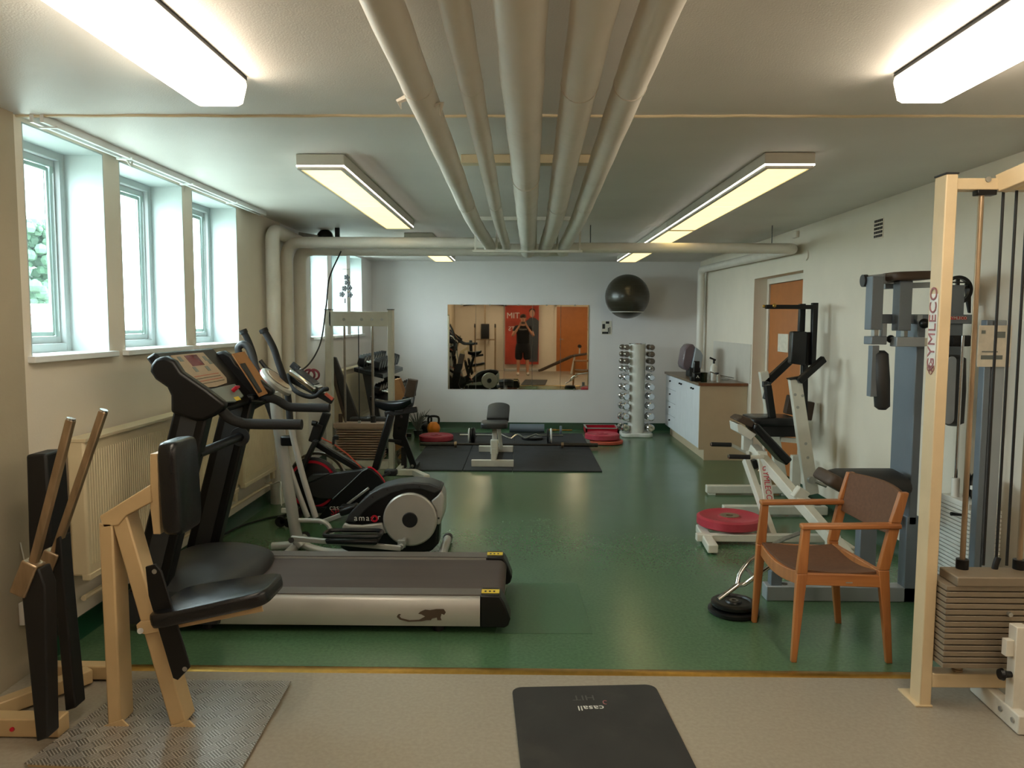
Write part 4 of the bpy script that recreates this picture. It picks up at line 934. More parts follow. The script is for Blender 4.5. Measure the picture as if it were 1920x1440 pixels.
MB().tube(spl([RH(1382, 1097, 4.0), RH(1398, 1094, 3.99), RH(1420, 1078, 3.97), RH(1450, 1058, 4.0)], 5), .012, 10).build('fork_bar', 'chrome', t)
MB().beam(RH(1400, 1066, 4.05), RH(1414, 1084, 3.98), .02, .008).build('cross_plate', 'zinc', t)
MB().tube([RH(1435, 1030, 4.1), RH(1470, 1010, 4.2), RH(1498, 1000, 4.25)], .012, 10).build('grip_bar', 'zinc', t)
# ================================================================ CABLE TOWER (cream, near right)
t = thing('cable_tower', 'cream steel cable tower with brown weight stack, closest on the right', 'exercise machine', (1.9, 3.1, 0))
yt = 3.05
b0, b1 = fl(1719, 1320, 0), at(1775, 326, yt); pw = .046; pd = .085
post = MB(); post.loft([[V((c.x, yt, c.z)), V((c.x+pw, yt, c.z)), V((c.x+pw, yt+pd, c.z)), V((c.x, yt+pd, c.z))] for c in (b0, b1)]).build('post', 'cream_tower', t, bevel=.004)
MB().bx(b0.x-.02, b0.x+pw+.005, yt-.005, yt+pd+.06, 0, .008).build('foot_plate', 'cream_tower', t, bevel=.002)
MB().bx(b1.x-.002, b1.x+pw+.002, yt-.002, yt+pd+.002, b1.z, b1.z+.006).build('post_cap', 'dark_grey', t)
# fading vertical lettering on the side face of the post
def PX(z, y): return V((b0.x+(b1.x-b0.x)*(z-b0.z)/(b1.z-b0.z)-.0012, y, z))
zs = [xp(1748, y, b0.x-.02).z for y in (672, 560)]
MB().prism([PX(zs[0]-.03, yt+.012), PX(zs[0]-.03, yt+pd-.012), PX(zs[1]+.02, yt+pd-.012), PX(zs[1]+.02, yt+.012)], (-.0005, 0, 0)).build('label_strip', 'white_plastic', t, smooth=False)
text('GYMLECO', 'lettering', 'text_faded', t, tuple(PX((zs[0]+zs[1])/2, yt+pd/2)-V((.002, 0, 0))), .072, (0, 0, 1), (0, 1, 0), bold=.001)
zk = xp(1747, 692, b0.x-.02).z
m = MB()
for dy, dz in ((0, .012), (0, -.012), (.012, 0), (-.012, 0)): m.tube([PX(zk+dz, yt+pd/2+dy)+V((-.001, math.cos(a*PI/8)*.012, math.sin(a*PI/8)*.012)) for a in range(16)], .0015, 5, closed=True)
m.build('knot_emblem', 'text_faded', t)
# beams
z1, z0 = at(1850, 334, yt+.02).z, at(1850, 356, yt+.02).z
MB().bx(b1.x+pw, 2.52, yt+.015, yt+.075, z0, z1).build('top_beam', 'cream_tower', t, bevel=.004)
MB().beam(at(1876, 345, yt+.03), at(2010, 288, 2.85), .05, .07).build('jib_beam', 'cream_tower', t, bevel=.004)
q = at(1854, 336, yt+.01); MB().cyl(q, q+V((0, .02, 0)), .011, seg=12).build('bolt', 'zinc', t)
zb1, zb0 = at(1800, 1264, yt).z, at(1800, 1290, yt).z
MB().bx(b0.x+pw, 2.5, yt+.0, yt+.07, zb0, zb1).build('bottom_beam', 'cream_tower', t, bevel=.004)
MB().bx(2.42, 2.47, yt, yt+pd, 0, z1).build('post', 'cream_tower', t, bevel=.004)
# guide rods
ys = yt+.035
xr1 = at(1804, 1060, ys).x; xr2 = at(1911, 1060, ys).x
for x in (xr1, xr2):
    r_ = MB().cyl((x, ys, zb1), (x, ys, z0), .0105, seg=14).build('guide_rod', 'old_steel', t)
    zz = at(1804, 1082, ys).z
    MB().cyl((x, ys, zz), (x, ys, zz+.075), .024).build('bushing', 'black_plastic', r_)
    MB().lathe([(.012, 0), (.022, 0), (.022, .008), (.016, .01), (.022, .012), (.022, .02), (.016, .022), (.022, .026), (.022, .034), (.012, .034)], (x, ys, zb1), (0, 0, 1), 16).build('spring', 'old_steel', r_)
MB().bx(xr1-.025, xr1+.05, ys-.02, ys+.02, z0-.02, z0).build('rod_holder', 'black_plastic', t, bevel=.003)
for px in (1849, 1873, 1893):
    x = at(px, 960, ys).x; MB().cyl((x, ys, at(1870, 1060, ys).z), (x, ys, z0), .0055, seg=10).build('cable', 'black_matte', t)
xm = at(1866, 1060, ys).x
MB().tube(spl([(xm+.01, ys, at(1866, 1045, ys).z), (xm, ys, at(1866, 1062, ys).z), (xm-.004, ys, at(1866, 1082, ys).z)], 4), [.012]*8+[.018], 10).build('cable_clip', 'black_matte', t)
# weight stack: plates with a notched left corner
zt_, zb_ = at(1800, 1098, 2.99).z, at(1800, 1254, 2.99).z; n = 14; h = (zt_-zb_)/n; xL = at(1770, 1180, 2.99).x; xR = 2*at(1866, 1180, ys).x-xL
for k in range(n):
    z = zb_+k*h; MB().bx(xL, xR, 2.985, 3.125, z+.0042, z+h-.0008).build('weight_plate', 'plate_brown', t, bevel=.0015, seg=1)
MB().bx(xL+.035, xR-.03, 2.975, 3.11, zt_, at(1800, 1080, 2.99).z).build('top_plate', 'plate_brown', t, bevel=.005)
MB().cyl((xm, 2.984, (zb_+zt_)/2+.06), (xm, 2.97, (zb_+zt_)/2+.06), .009, seg=12).build('selector_hole_plug', 'zinc', t)
# floor foot towards the viewer, adjustable post and knob
f0, f1 = fl(1815, 1296, 0), fl(1905, 1380, 0)
MB().beam(f0+V((.03, 0, .04)), f1+V((.03, 0, .04)), .045, .075).build('floor_foot', 'white_steel', t, bevel=.005)
fb = MB()
for u in (.66, .9): q = f0.lerp(f1, u)+V((.005, 0, .045)); fb.cyl(q+V((-.004, 0, 0)), q+V((.02, .0, 0)), .010, seg=12)
fb.build('foot_bolts', 'zinc', t, kind='stuff')
xk = f1.x+.02; yk = f1.y+.06
MB().bx(xk, xk+.05, yk, yk+.05, .04, .40).build('adjuster_post', 'white_steel', t, bevel=.003)
MB().bx(xk-.03, xk, yk+.01, yk+.04, .28, .345).build('adjuster_bracket', 'white_steel', t, bevel=.002)
MB().lathe([(0, 0), (.02, 0), (.024, .012), (.014, .02), (.012, .045), (0, .045)], (xk-.045, yk+.02, .205), (1, 0, 0), 16).build('adjuster_knob', 'black_plastic', t)
# ================================================================ PEC MACHINE (grey)
t = thing('pec_machine', 'grey upper body machine with blue-grey column and dark padded arms', 'exercise machine', (2.0, 4.35, 0))
def W(cx, cy_, y): return at(1600+cx/6.857, 500+cy_/6.857, y)
def box2(p, q, y, d, nm, mt, bev=.005, par=None): a, b = at(*p, y), at(*q, y); return MB().bx(min(a.x, b.x), max(a.x, b.x), y, y+d, min(a.z, b.z), max(a.z, b.z)).build(nm, mt, par or t, bevel=bev)
def box6(c0_, c1_, y, d, nm, mt, bev=.004, par=None):
    a, b = W(*c0_, y), W(*c1_, y); return MB().bx(a.x, b.x, y, y+d, b.z, a.z).build(nm, mt, par or t, bevel=bev)
yp = 4.24
MB().bx(fl(1438, 1128).x, 2.42, yp, yp+.09, 0.0, .085).build('base_beam', 'machine_light', t, bevel=.005)
q = at(1478, 1103, yp+.04); MB().disc((q.x-.02, yp+.045, .086), (0, 0, 1), .016, .004).build('base_hole', 'dark_grey', t)
box2((1446, 1070), (1466, 1112), yp+.02, .06, 'stub_post', 'machine_grey')
box2((1614, 985), (1640, 1112), yp+.03, .07, 'seat_leg', 'machine_grey')
cxn = at(1712, 800, yp).x; ctop = at(1712, 604, yp).z; cbot = at(1712, 985, yp).z
MB().prism([V((cxn, yp+.0, cbot-.0)), V((cxn, yp+.245, cbot+.02)), V((cxn, yp+.245, ctop-.01)), V((cxn, yp+.22, ctop+.02)), V((cxn, yp+.03, ctop+.02)), V((cxn, yp, ctop))], (.045, 0, 0)).build('column', 'machine_grey', t, bevel=.005)
MB().bx(at(1697, 1050, yp).x, at(1722, 1050, yp).x, yp, yp+.08, 0, cbot+.05).build('column_foot', 'machine_grey', t, bevel=.005)
box2((1640, 967), (1692, 983), yp+.02, .05, 'seat_brace', 'machine_grey')
# seat and knee pad
m = MB(); a, b = at(1570, 905, yp-.03), at(1702, 915, yp-.03)
rings = []
for k in range(9):
    u = k/8; x = a.x+(b.x-a.x)*u; hh = .05+.035*u; zc = a.z+.01-.03*u; 
    rings.append([V((x, yp+.05+math.cos(i*PI/10)*(.13+.01*math.sin(PI*u)), zc+math.sin(i*PI/10)*hh*(1 if k not in (0, 8) else .7))) for i in range(20)])
m.loft(rings); m.build('seat', 'grey_pad', t, angle=60)
m = MB(); seat_pad(m, at(1560, 901, yp+.05), (.14, .26, .07), rotm('Y', 32), r=.35); m.build('knee_pad', 'brown_pad', t, angle=60)
# upper frame
ya = 4.30
box6((250, 118), (372, 812), ya-.1, .08, 'arm_tube', 'machine_grey'); box6((605, 180), (742, 825), ya-.1, .08, 'arm_tube', 'machine_grey')
MB().beam(W(165, 180, ya), W(560, 140, ya), .055, .055, (0, 1, 0)).build('top_bar', 'machine_light', t, bevel=.006)
MB().cyl(W(115, 182, ya), W(175, 180, ya), .034).build('bar_end', 'grey_plastic', t)
MB().beam(W(380, 255, ya+.05), W(1000, 235, ya+.05), .03, .055, (0, 1, 0)).build('cross_link', 'machine_light', t, bevel=.003)
m = MB(); seat_pad(m, W(685, 125, ya-.04), (.22, .2, .045), rotm('Y', -2), r=.4); m.build('top_pad', 'brown_pad', t, angle=60)
MB().bx(W(340, 0, ya-.018).x, 2.5, ya-.018, ya+.004, W(0, 730, ya).z, W(0, 610, ya).z).build('crossbar', 'machine_grey', t, bevel=.004)
box6((1220, 640), (1460, 682), ya-.021, .003, 'red_sticker', 'text_red', 0)
text('GYMLECO', 'lettering', 'text_white', t, tuple(W(1340, 662, ya-.023)), .022, (1, 0, 0), (0, 0, 1), ext=.0004)
for (c0_, c1_, cc_) in (((270, 800), (325, 900), 0), ((655, 820), (700, 905), 1), ((380, 730), (430, 900), 2), ((825, 620), (880, 905), 3)):
    box6(c0_, c1_, ya-.05, .04, 'joint_pin', 'machine_light' if cc_ > 1 else 'zinc', .002)
box6((238, 895), (432, 1002), ya-.1, .1, 'joint_block', 'machine_grey'); box6((560, 905), (920, 1032), ya-.13, .08, 'joint_block', 'machine_light'); box6((918, 918), (985, 1025), ya-.12, .07, 'joint_cap', 'white_steel')
MB().ball(W(915, 730, ya-.12), .028, seg=16, rings=10).build('knob', 'black_plastic', t)
MB().cyl(W(432, 930, ya-.05), W(510, 930, ya-.05), .013).ball(W(480, 930, ya-.05), .022, seg=14, rings=8).build('pull_pin', 'black_plastic', t)
# arm pads
q0, q1 = at(1651, 664, ya-.08), at(1654, 762, ya-.08)
MB().tube([q0+V((0, 0, .02)), q0, q0.lerp(q1, .5), q1, q1-V((0, 0, .018))], [.02, .04, .044, .04, .02], 20).build('arm_roller', 'grey_pad', t, angle=50)
box2((1636, 648), (1645, 744), ya-.1, .05, 'roller_plate', 'machine_grey', .002)
q0, q1 = at(1790, 672, ya-.08), at(1786, 792, ya-.08)
MB().tube([q0+V((0, 0, .02)), q0, q0.lerp(q1, .5), q1, q1-V((0, 0, .018))], [.025, .055, .06, .055, .025], 20).build('arm_roller', 'grey_pad', t, angle=50)
q0, q1 = at(1786, 676, ya-.16), at(1779, 785, ya-.16)
P = [q1+V((.03*math.cos(a), 0, .03*math.sin(a)-.0)) for a in [PI+k*PI/8 for k in range(9)]]+[q0+V((.022*math.cos(a), 0, .022*math.sin(a))) for a in [k*PI/8 for k in range(9)]]
MB().prism(P, (0, .012, 0)).build('arm_link', 'machine_light', t, bevel=.002)
box6((1250, 235), (1392, 1180), ya+.006, .038, 'rear_post', 'machine_grey')
# big spoked pulley
pc = W(1335, 300, ya+.065)
p_ = MB().ring(pc, (0, 1, 0), .062, .08, .03, 40).build('pulley', 'black_plastic', t)
m = MB().cyl(pc+V((0, -.014, 0)), pc+V((0, .014, 0)), .018)
for k in range(5): a = k*2*PI/5+.3; m.beam(pc, pc+V((math.cos(a)*.066, 0, math.sin(a)*.066)), .016, .016, (0, 1, 0))
m.build('spokes', 'black_plastic', p_)
m = MB(); m.prism([W(a, b, ya+.085) for a, b in ((1450, 215), (1520, 210), (1515, 600), (1490, 590), (1460, 420))], (0, .02, 0)); m.build('cam', 'black_matte', t, bevel=.003)
MB().cyl(W(1240, 200, ya), W(1500, 205, ya), .004, seg=6).build('cable', 'black_matte', t)
MB().tube([W(1250, 955, ya-.1), W(1490, 955, ya-.1)], .03, 14).build('hand_grip', 'foam', t)
# weight stack on the wall side
xs0 = 2.30; zt_ = at(1828, 958, 3.9).z; zb_ = at(1828, 1110, 3.9).z; n = 20; h = (zt_-zb_)/n
for k in range(n): MB().bx(xs0, xs0+.16, 3.9, 4.2, zb_+k*h+.004, zb_+(k+1)*h-.001).build('weight_plate', 'plate_white', t, bevel=.001, seg=1)
MB().bx(xs0, xs0+.16, 3.92, 4.18, zt_, zt_+.03).build('top_plate', 'plate_white', t, bevel=.003)
MB().cyl((xs0+.03, 4.1, zt_+.03), (xs0+.03, 4.1, zt_+.13), .02).build('stack_stem', 'plate_white', t)
q = at(1815, 915, 3.98); pu = MB().lathe([(0, -.012), (.068, -.012), (.068, -.006), (.055, 0), (.068, .006), (.068, .012), (0, .012)], (xs0+.07, 4.03, q.z), (.8, -.6, 0), 32).build('stack_pulley', 'black_plastic', t)
MB().bx(xs0+.06, xs0+.12, 3.92, 3.95, zt_+.02, q.z+.03).bx(xs0+.02, xs0+.12, 3.93, 3.95, q.z-.0, q.z+.02).build('pulley_bracket', 'plate_white', t)
MB().cyl((xs0-.06, 3.97, at(1770, 965, 3.95).z), (xs0, 3.97, at(1770, 965, 3.95).z-.006), .010, .007).build('selector_pin', 'black_plastic', t)
MB().cyl((xs0+.03, 4.1, zt_+.1), (xs0+.03, 4.1, 1.5), .008).build('guide_rod', 'chrome', t); MB().cyl((xs0+.09, 4.1, zt_), (xs0+.09, 4.1, 1.5), .008).build('guide_rod', 'chrome', t)
MB().bx(xs0-.01, xs0+.17, 3.9, 4.22, 0, zb_).build('stack_base', 'machine_grey', t, bevel=.004)
for k, (a, b, mt) in enumerate(((1840, 1852, 'machine_grey'), (1855, 1878, 'machine_light'))):
    MB().bx(at(a, 800, 3.84).x, at(b, 800, 3.84).x, 3.84, 3.89, 0, at(1850, 600, 3.84).z).build('rear_column', mt, t, bevel=.004)
pc_ = box2((1836, 610), (1894, 688), 3.825, .004, 'instruction_card', 'paper', 0)
a, b = at(1836, 610, 3.825), at(1894, 688, 3.825); m = MB(); w_ = b.x-a.x; h_ = a.z-b.z
for (u0, u1, v0, v1) in ((.08, .2, .12, .2), (.55, .8, .15, .3), (.12, .6, .62, .65), (.1, .75, .72, .82), (.5, .56, .3, .42)): m.bx(a.x+u0*w_, a.x+u1*w_, 3.8235, 3.825, a.z-v1*h_, a.z-v0*h_)
m.build('printed_marks', 'tray_grey', pc_, smooth=False)
# ================================================================ ROW MACHINE (white, chest supported)
def K(cx, cy_, y): return at(1300+cx/6., 740+cy_/6., y)
def K2(cx, cy_, y): return at(1320+cx/6.857, 560+cy_/6.857, y)
t = thing('row_machine', 'white chest-supported rowing machine with black pad and two black grips', 'exercise machine', (1.85, 5.6, 0))
wm = 'white_steel'
MB().beam(K(670, 600, 5.95), fl(1592, 1046, .04), .07, .075).build('main_beam', wm, t, bevel=.006)
lg = V((fl(1447, 1012).x, 5.45, 0.03)); MB().beam(K(590, 730, 5.9), lg, .045, .055).build('front_leg', wm, t, bevel=.004)
gb = MB().beam(K(770, 640, 5.85), K(850, 1210, 5.62), .075, .03, (0, 1, 0)).build('name_bar', wm, t, bevel=.003)
pa, pb = K(770, 640, 5.83), K(850, 1210, 5.60); d_ = (pb-pa).normalized()
text('GYMLECO', 'lettering', 'text_red', gb, tuple(pa.lerp(pb, .615)+V((-.002, -.028, .0))), .060, tuple(d_), tuple(d_.cross(V((0, 1, 0)))), bold=.0015, ext=.001)
MB().prism([at(a, b, 5.80) for a, b in ((1415, 795), (1423, 795), (1487, 862), (1475, 874), (1413, 806))], (0, .24, 0)).build('chest_pad', 'black_vinyl', t, bevel=.014, seg=3)
MB().prism([at(a, b, 5.84) for a, b in ((1380, 788), (1390, 781), (1407, 785), (1418, 795), (1410, 803))], (0, .2, 0)).build('chin_pad', 'brown_pad', t, bevel=.01)
MB().prism([at(a, b, 5.82) for a, b in ((1382, 795), (1390, 796), (1418, 815), (1408, 825), (1384, 811))], (0, .22, 0)).build('pad_plate', 'white_plastic', t, bevel=.003)
box2((1394, 815), (1412, 845), 5.98, .06, 'mast', wm)
for (g0, g1, g2, y) in (((1334, 833), (1371, 834), (1402, 849), 6.15), ((1367, 856), (1406, 857), (1430, 857), 5.70)):
    MB().tube([at(*g1, y), at(*g2, y), at(*g2, 5.9)], .014, 10).build('handle_tube', wm, t); hg = MB().cyl(at(*g0, y), at(*g1, y), .0175).build('grip', 'foam', t)
    MB().cyl(at(g0[0]-2, g0[1], y), at(*g0, y), .014).build('grip_end', 'chrome', hg)
MB().beam(K(930, 850, 5.9), K(1130, 1120, 5.5), .035, .04).build('lower_arm', wm, t, bevel=.004)
q = K(1100, 1105, 5.48); MB().cyl(q, q+V((.05, .12, 0)), .03).build('pivot_sleeve', wm, t); MB().cyl(q-V((0, .01, 0)), q, .012).build('pivot_bolt', 'dark_grey', t)
MB().rb(K(1200, 1120, 5.42), (.09, .07, .09), rotm('Y', 35)).build('beam_socket', wm, t, bevel=.008)
m = MB(); m.rb(K(690, 780, 5.85), (.035, .05, .07), rotm('Y', -20)).build('stop_block', 'black_plastic', t, bevel=.004)
MB().rb(K(790, 850, 5.80), (.08, .05, .07), rotm('Y', 35)).build('arm_joint', 'old_steel', t, bevel=.01)
MB().beam((1.24, 5.36, .05), (2.25, 5.36, .05), .06, .05).build('base_beam', wm, t, bevel=.004)
f0, f1 = fl(1308, 1000, .0), fl(1334, 1044, .0)
MB().beam(f0+V((.02, 0, .04)), f1+V((.02, 0.04, .04)), .07, .06).build('base_foot', wm, t, bevel=.008)
MB().bx(fl(1572, 1046).x, fl(1606, 1046).x, 5.06, 5.3, 0.0, .07).build('base_foot', wm, t, bevel=.008)
# plate resting on the foot
t = thing('bumper_plate', 'large red bumper plate resting on white foot beside the armchair', 'weight plate', (1.45, 5.56, .08))
def bumper(c, r, h, mt, hubm='steel'):
    MB().lathe([(.03, 0), (r-.02, 0), (r, .012), (r, h-.012), (r-.02, h), (r-.035, h-.002), (r-.05, h-.010), (.085, h-.010), (.075, h-.004), (.03, h-.004), (.03, 0)], c, (0, 0, 1), 56).build('rubber', mt, t, angle=30)
    MB().lathe([(.026, h*.2), (.07, h*.4), (.07, h), (.055, h+.001), (.026, h-.001), (.026, h*.2)], c, (0, 0, 1), 32).build('hub', hubm, t)
cx_ = at(1367, 1000, 5.56).x; t.location = (cx_, 5.56, .085); t['_o'] = (cx_, 5.56, .085)
bumper((cx_, 5.56, .085), .235, .075, 'red_rubber', 'old_steel')
# ================================================================ BLACK AND WHITE CRUNCH MACHINE
t = thing('crunch_machine', 'white and black seated machine with tall black frame in front of the door', 'exercise machine', (2.05, 6.55, 0))
yn, yf = 6.18, 6.92
MB().beam((1.64, yn, .05), (2.48, yn, .05), .07, .07).build('foot_bar', wm, t, bevel=.006)
MB().beam((1.69, yf+.04, .05), (2.48, yf+.04, .05), .07, .07).build('foot_bar', wm, t, bevel=.006)
for x in (1.69, 2.4): MB().bx(x-.03, x+.03, yn-.03, yn+.03, 0, .016).build('rubber_foot', 'white_plastic', t)
for x in (1.74, 2.4): MB().bx(x-.03, x+.03, yf+.01, yf+.07, 0, .016).build('rubber_foot', 'white_plastic', t)
MB().beam((2.42, yn, .06), (2.42, yf, .06), .06, .05).build('base_link', wm, t, bevel=.004)
u1 = MB().prism([at(a, b, yn) for a, b in ((1481, 710), (1503, 707), (1536, 925), (1512, 930))], (0, .06, 0)).build('upright', wm, t, bevel=.004)
MB().prism([at(a, b, yf) for a, b in ((1425, 698), (1441, 696), (1478, 905), (1458, 908))], (0, .06, 0)).build('upright', wm, t, bevel=.004)
MB().prism([at(a, b, yn-.004) for a, b in ((1479, 710), (1503, 706), (1503, 709), (1482, 713))], (0, .07, 0)).build('upright_cap', 'dark_grey', u1)
for a, b in ((1498, 716), (1491, 740), (1505, 742), (1496, 764), (1511, 832), (1515, 858)): q = at(a, b, yn-.002); MB().cyl(q, q+V((0, .004, 0)), .012, seg=12).build('bolt_hole', 'zinc', u1)
for (P, y) in ((((1496, 712), (1545, 668), (1551, 678), (1504, 720)), yn-.05), (((1431, 716), (1482, 669), (1490, 679), (1442, 724)), yf-.0)):
    MB().prism([at(a, b, y) for a, b in P], (0, .07, 0)).build('press_arm', 'black_plastic', t, bevel=.006)
MB().prism([K2(a, b, 6.42) for a, b in ((1140, 425), (1165, 418), (1330, 425), (1335, 440), (1315, 862), (1120, 835))], (0, .09, 0)).build('back_pad', 'black_vinyl', t, bevel=.015, seg=3)
MB().prism([K2(a, b, 6.45) for a, b in ((1320, 430), (1440, 430), (1425, 850), (1300, 865))], (0, .06, 0)).build('pad_board', 'black_matte', t, bevel=.004)
MB().prism([K2(a, b, 6.5) for a, b in ((1240, 65), (1312, 65), (1300, 425), (1225, 425))], (0, .05, 0)).build('mast_tube', 'black_plastic', t, bevel=.004)
MB().prism([K2(a, b, 6.4) for a, b in ((1402, 52), (1475, 52), (1440, 860), (1385, 860))], (0, .05, 0)).build('mast_tube', 'black_plastic', t, bevel=.004)
tb = MB().beam(K2(790, 105, 6.45), K2(1440, 108, 6.42), .035, .045, (0, 1, 0)).build('top_bar', 'black_plastic', t, bevel=.004)
MB().ball(K2(772, 98, 6.45), .014, seg=10, rings=6).ball(K2(903, 90, 6.43), .018, seg=10, rings=6).build('bar_stops', 'brass', tb, kind='stuff')
MB().beam(K2(1290, 850, 6.5), K(1240, 480, 6.5), .05, .05, (0, 1, 0)).build('mast_foot', 'black_plastic', t, bevel=.004)
m = MB(); a, b = K(640, 285, 6.45), K(1170, 285, 6.45); seat_pad(m, ((a.x+b.x)/2, 6.58, K(0, 300, 6.45).z), (b.x-a.x, .34, .07), r=.3); m.build('seat', 'black_vinyl', t, angle=60)
MB().bx(K(700, 0, 6.45).x, b.x, 6.45, 6.66, K(0, 470, 6.45).z, K(0, 345, 6.45).z).build('seat_box', 'black_matte', t, bevel=.008)
MB().beam(K2(815, 1110, 6.5), K(890, 280, 6.5), .05, .075, (0, 1, 0)).build('seat_post', 'black_plastic', t, bevel=.004)
MB().rb(K2(810, 1180, 6.85), (.03, .06, .16), rotm('Y', 12)).rb(K2(790, 1100, 6.86), (.05, .05, .05)).build('side_bracket', 'grey_plastic', t, bevel=.004)
q = K(1120, 120, 6.9); MB().rb(q, (.13, .08, .17), rotm('Y', 10)).build('rear_pad', 'brown_pad', t, bevel=.01)
q = K(1290, 180, 6.6); MB().rb(q, (.07, .08, .16), rotm('Y', 8)).build('rear_pad', 'brown_pad', t, bevel=.01)
q = K(1330, 960, yn-.04); MB().cyl(q, q+V((.12, 0, -.05)), .014).cyl(q-V((0, .02, 0)), q+V((0, .02, 0)), .03).build('plate_peg', 'zinc', t)
MB().bx(K(1140, 0, 6.5).x, K(1240, 0, 6.5).x, 6.5, 6.56, 0.06, K(0, 680, 6.5).z).build('rear_panel', wm, t, bevel=.004)
MB().beam(K(980, 500, 6.5), K(1190, 520, 6.5), .04, .04).build('link_bar', wm, t)
# ================================================================ LAT MACHINE (far left)
yl = 8.05
t = thing('lat_machine', 'white lat machine with pinkish weight stack by the far windows', 'exercise machine', (-1.7, 8.2, 0))
def L8(cx, cy_, y=yl): return at(480+cx/4.8, 420+cy_/4.8, y)
def boxp(x0, y0, x1, y1, y, d, nm, mt, bev=.004, par=None):
    a, b = at(x0, y0, y), at(x1, y1, y); return MB().bx(min(a.x, b.x), max(a.x, b.x), y, y+d, max(0, min(a.z, b.z)), max(a.z, b.z)).build(nm, mt, par or t, bevel=bev)
for (p0, p1) in ((607, 619), (725, 735)):
    a, b = at(p0+1, 581, yl), at(p1+1, 581, yl)
    s_ = MB().bx(a.x, b.x, yl, yl+.10, 0, a.z).build('post', 'white_steel', t, bevel=.004)
    MB().bx(a.x-.003, b.x+.003, yl-.003, yl+.103, a.z, a.z+.008).build('post_cap', 'dark_grey', s_)
cb = boxp(616, 584, 727, 612, yl+.0, .06, 'crossbeam', 'white_steel')
for px in (645, 678, 697, 716): q = at(px, 599, yl); MB().cyl(q+V((0, -.006, 0)), q+V((0, .0, 0)), .016, seg=12).build('bolt', 'zinc', cb)
for px, r_ in ((648, .012), (700, .014)): q = at(px, 800, yl+.1); MB().cyl((q.x, yl+.1, .4), (q.x, yl+.1, at(px, 605, yl+.1).z), r_).build('guide_rod', 'steel', t)
q = at(674, 795, yl+.05); MB().cyl(q, at(672, 610, yl+.05), .005, seg=8).build('cable', 'dark_grey', t); MB().rb(q+V((0, 0, .01)), (.03, .03, .05)).build('cable_end', 'zinc', t, bevel=.004)
n = 13; zt_, zb_ = at(680, 803, yl).z, .10; h = (zt_-zb_)/n; xa, xb = at(629, 840, yl).x, at(719, 840, yl).x
for k in range(n): MB().bx(xa, xb, yl+.01, yl+.17, zb_+k*h+.011, zb_+(k+1)*h-.002).build('weight_plate', 'plate_pink', t, bevel=.003, seg=1)
MB().bx(xa-.02, xb+.02, yl+.0, yl+.18, zt_, zt_+.05).build('top_plate', 'plate_pink', t, bevel=.005)
MB().bx(xa-.05, xb+.05, yl, yl+.12, .0, .09).build('bottom_beam', 'white_steel', t, bevel=.004)
MB().cyl((xa+.035, yl+.1, zt_+.04), (xa+.035, yl+.1, zt_+.14), .022).build('bushing', 'brown_pad', t); MB().cyl((at(700, 800, yl+.1).x, yl+.1, zt_+.04), (at(700, 800, yl+.1).x, yl+.1, zt_+.12), .03).build('bushing', 'dark_grey', t)
f0 = fl(735, 906); MB().beam((f0.x, yl-.35, .035), (f0.x, yl+.05, .035), .06, .06).build('base_runner', 'white_steel', t, bevel=.005)
MB().beam((f0.x, yl-.33, .035), (fl(775, 900).x, yl-.33, .035), .06, .06).build('base_runner', 'white_steel', t, bevel=.005); MB().beam((fl(775, 900).x-.02, yl-.33, .035), (fl(795, 913).x, yl-.62, .035), .06, .06).build('base_runner', 'white_steel', t, bevel=.005)
MB().bx(at(660, 790, yl+.3).x, at(740, 790, yl+.3).x, yl+.17, yl+.27, at(700, 792, yl+.3).z, at(700, 780, yl+.3).z).build('thigh_pad', 'grey_pad', t, bevel=.02)
# ---------------- black folded bench in front of it
t = thing('folded_bench', 'black bolted exercise bench folded upright beside the lat machine', 'bench', (-1.25, 8.0, 0))
y_ = 7.85
def Z(cx, cy_, y=y_): return at(680+cx/9., 760+cy_/9., y)
MB().prism([at(a, b, y_) for a, b in ((764, 711), (781, 714), (775, 746), (757, 744))], (0, .14, 0)).build('head_pad', 'brown_pad', t, bevel=.008)
MB().prism([at(a, b, y_) for a, b in ((755, 745), (775, 746), (772, 762), (764, 776), (742, 776), (744, 768))], (0, .14, 0)).build('side_pad', 'black_matte', t, bevel=.008)
mp_1 = MB().prism([Z(a, b) for a, b in ((560, 130), (790, 100), (760, 330), (720, 520), (800, 720), (905, 1010), (880, 1070), (820, 1080), (690, 700), (540, 650), (505, 520), (520, 330))], (0, .05, 0)).build('side_plate', 'black_plastic', t, bevel=.004)
for a, b in ((648, 192), (615, 385), (838, 1025)): q = Z(a, b, y_-.004); MB().cyl(q, q+V((0, .008, 0)), .016, seg=12).build('bolt', 'chrome', mp_1)
MB().beam(Z(440, 590), Z(650, 610), .03, .03, (0, 1, 0)).build('stop_rod', 'black_matte', t)
MB().beam(Z(700, 700, y_+.12), Z(700, 1050, y_+.12), .05, .09, (0, 1, 0)).build('rear_leg', 'black_matte', t, bevel=.004)
MB().beam((Z(840, 1040).x, y_-.0, .03), (Z(840, 1040).x, y_+.4, .03), .05, .05).build('floor_bar', 'black_matte', t, bevel=.004)
m = MB(); q = Z(640, 820, y_+.2)
for k in range(5): a = k*1.25; m.tube([q+V((.05*math.cos(a+i*.5), .02*i*.3, .06*math.sin(a+i*.5)-.01*i)) for i in range(9)], .008, 6)
m.build('chain', 'steel', t, kind='stuff')
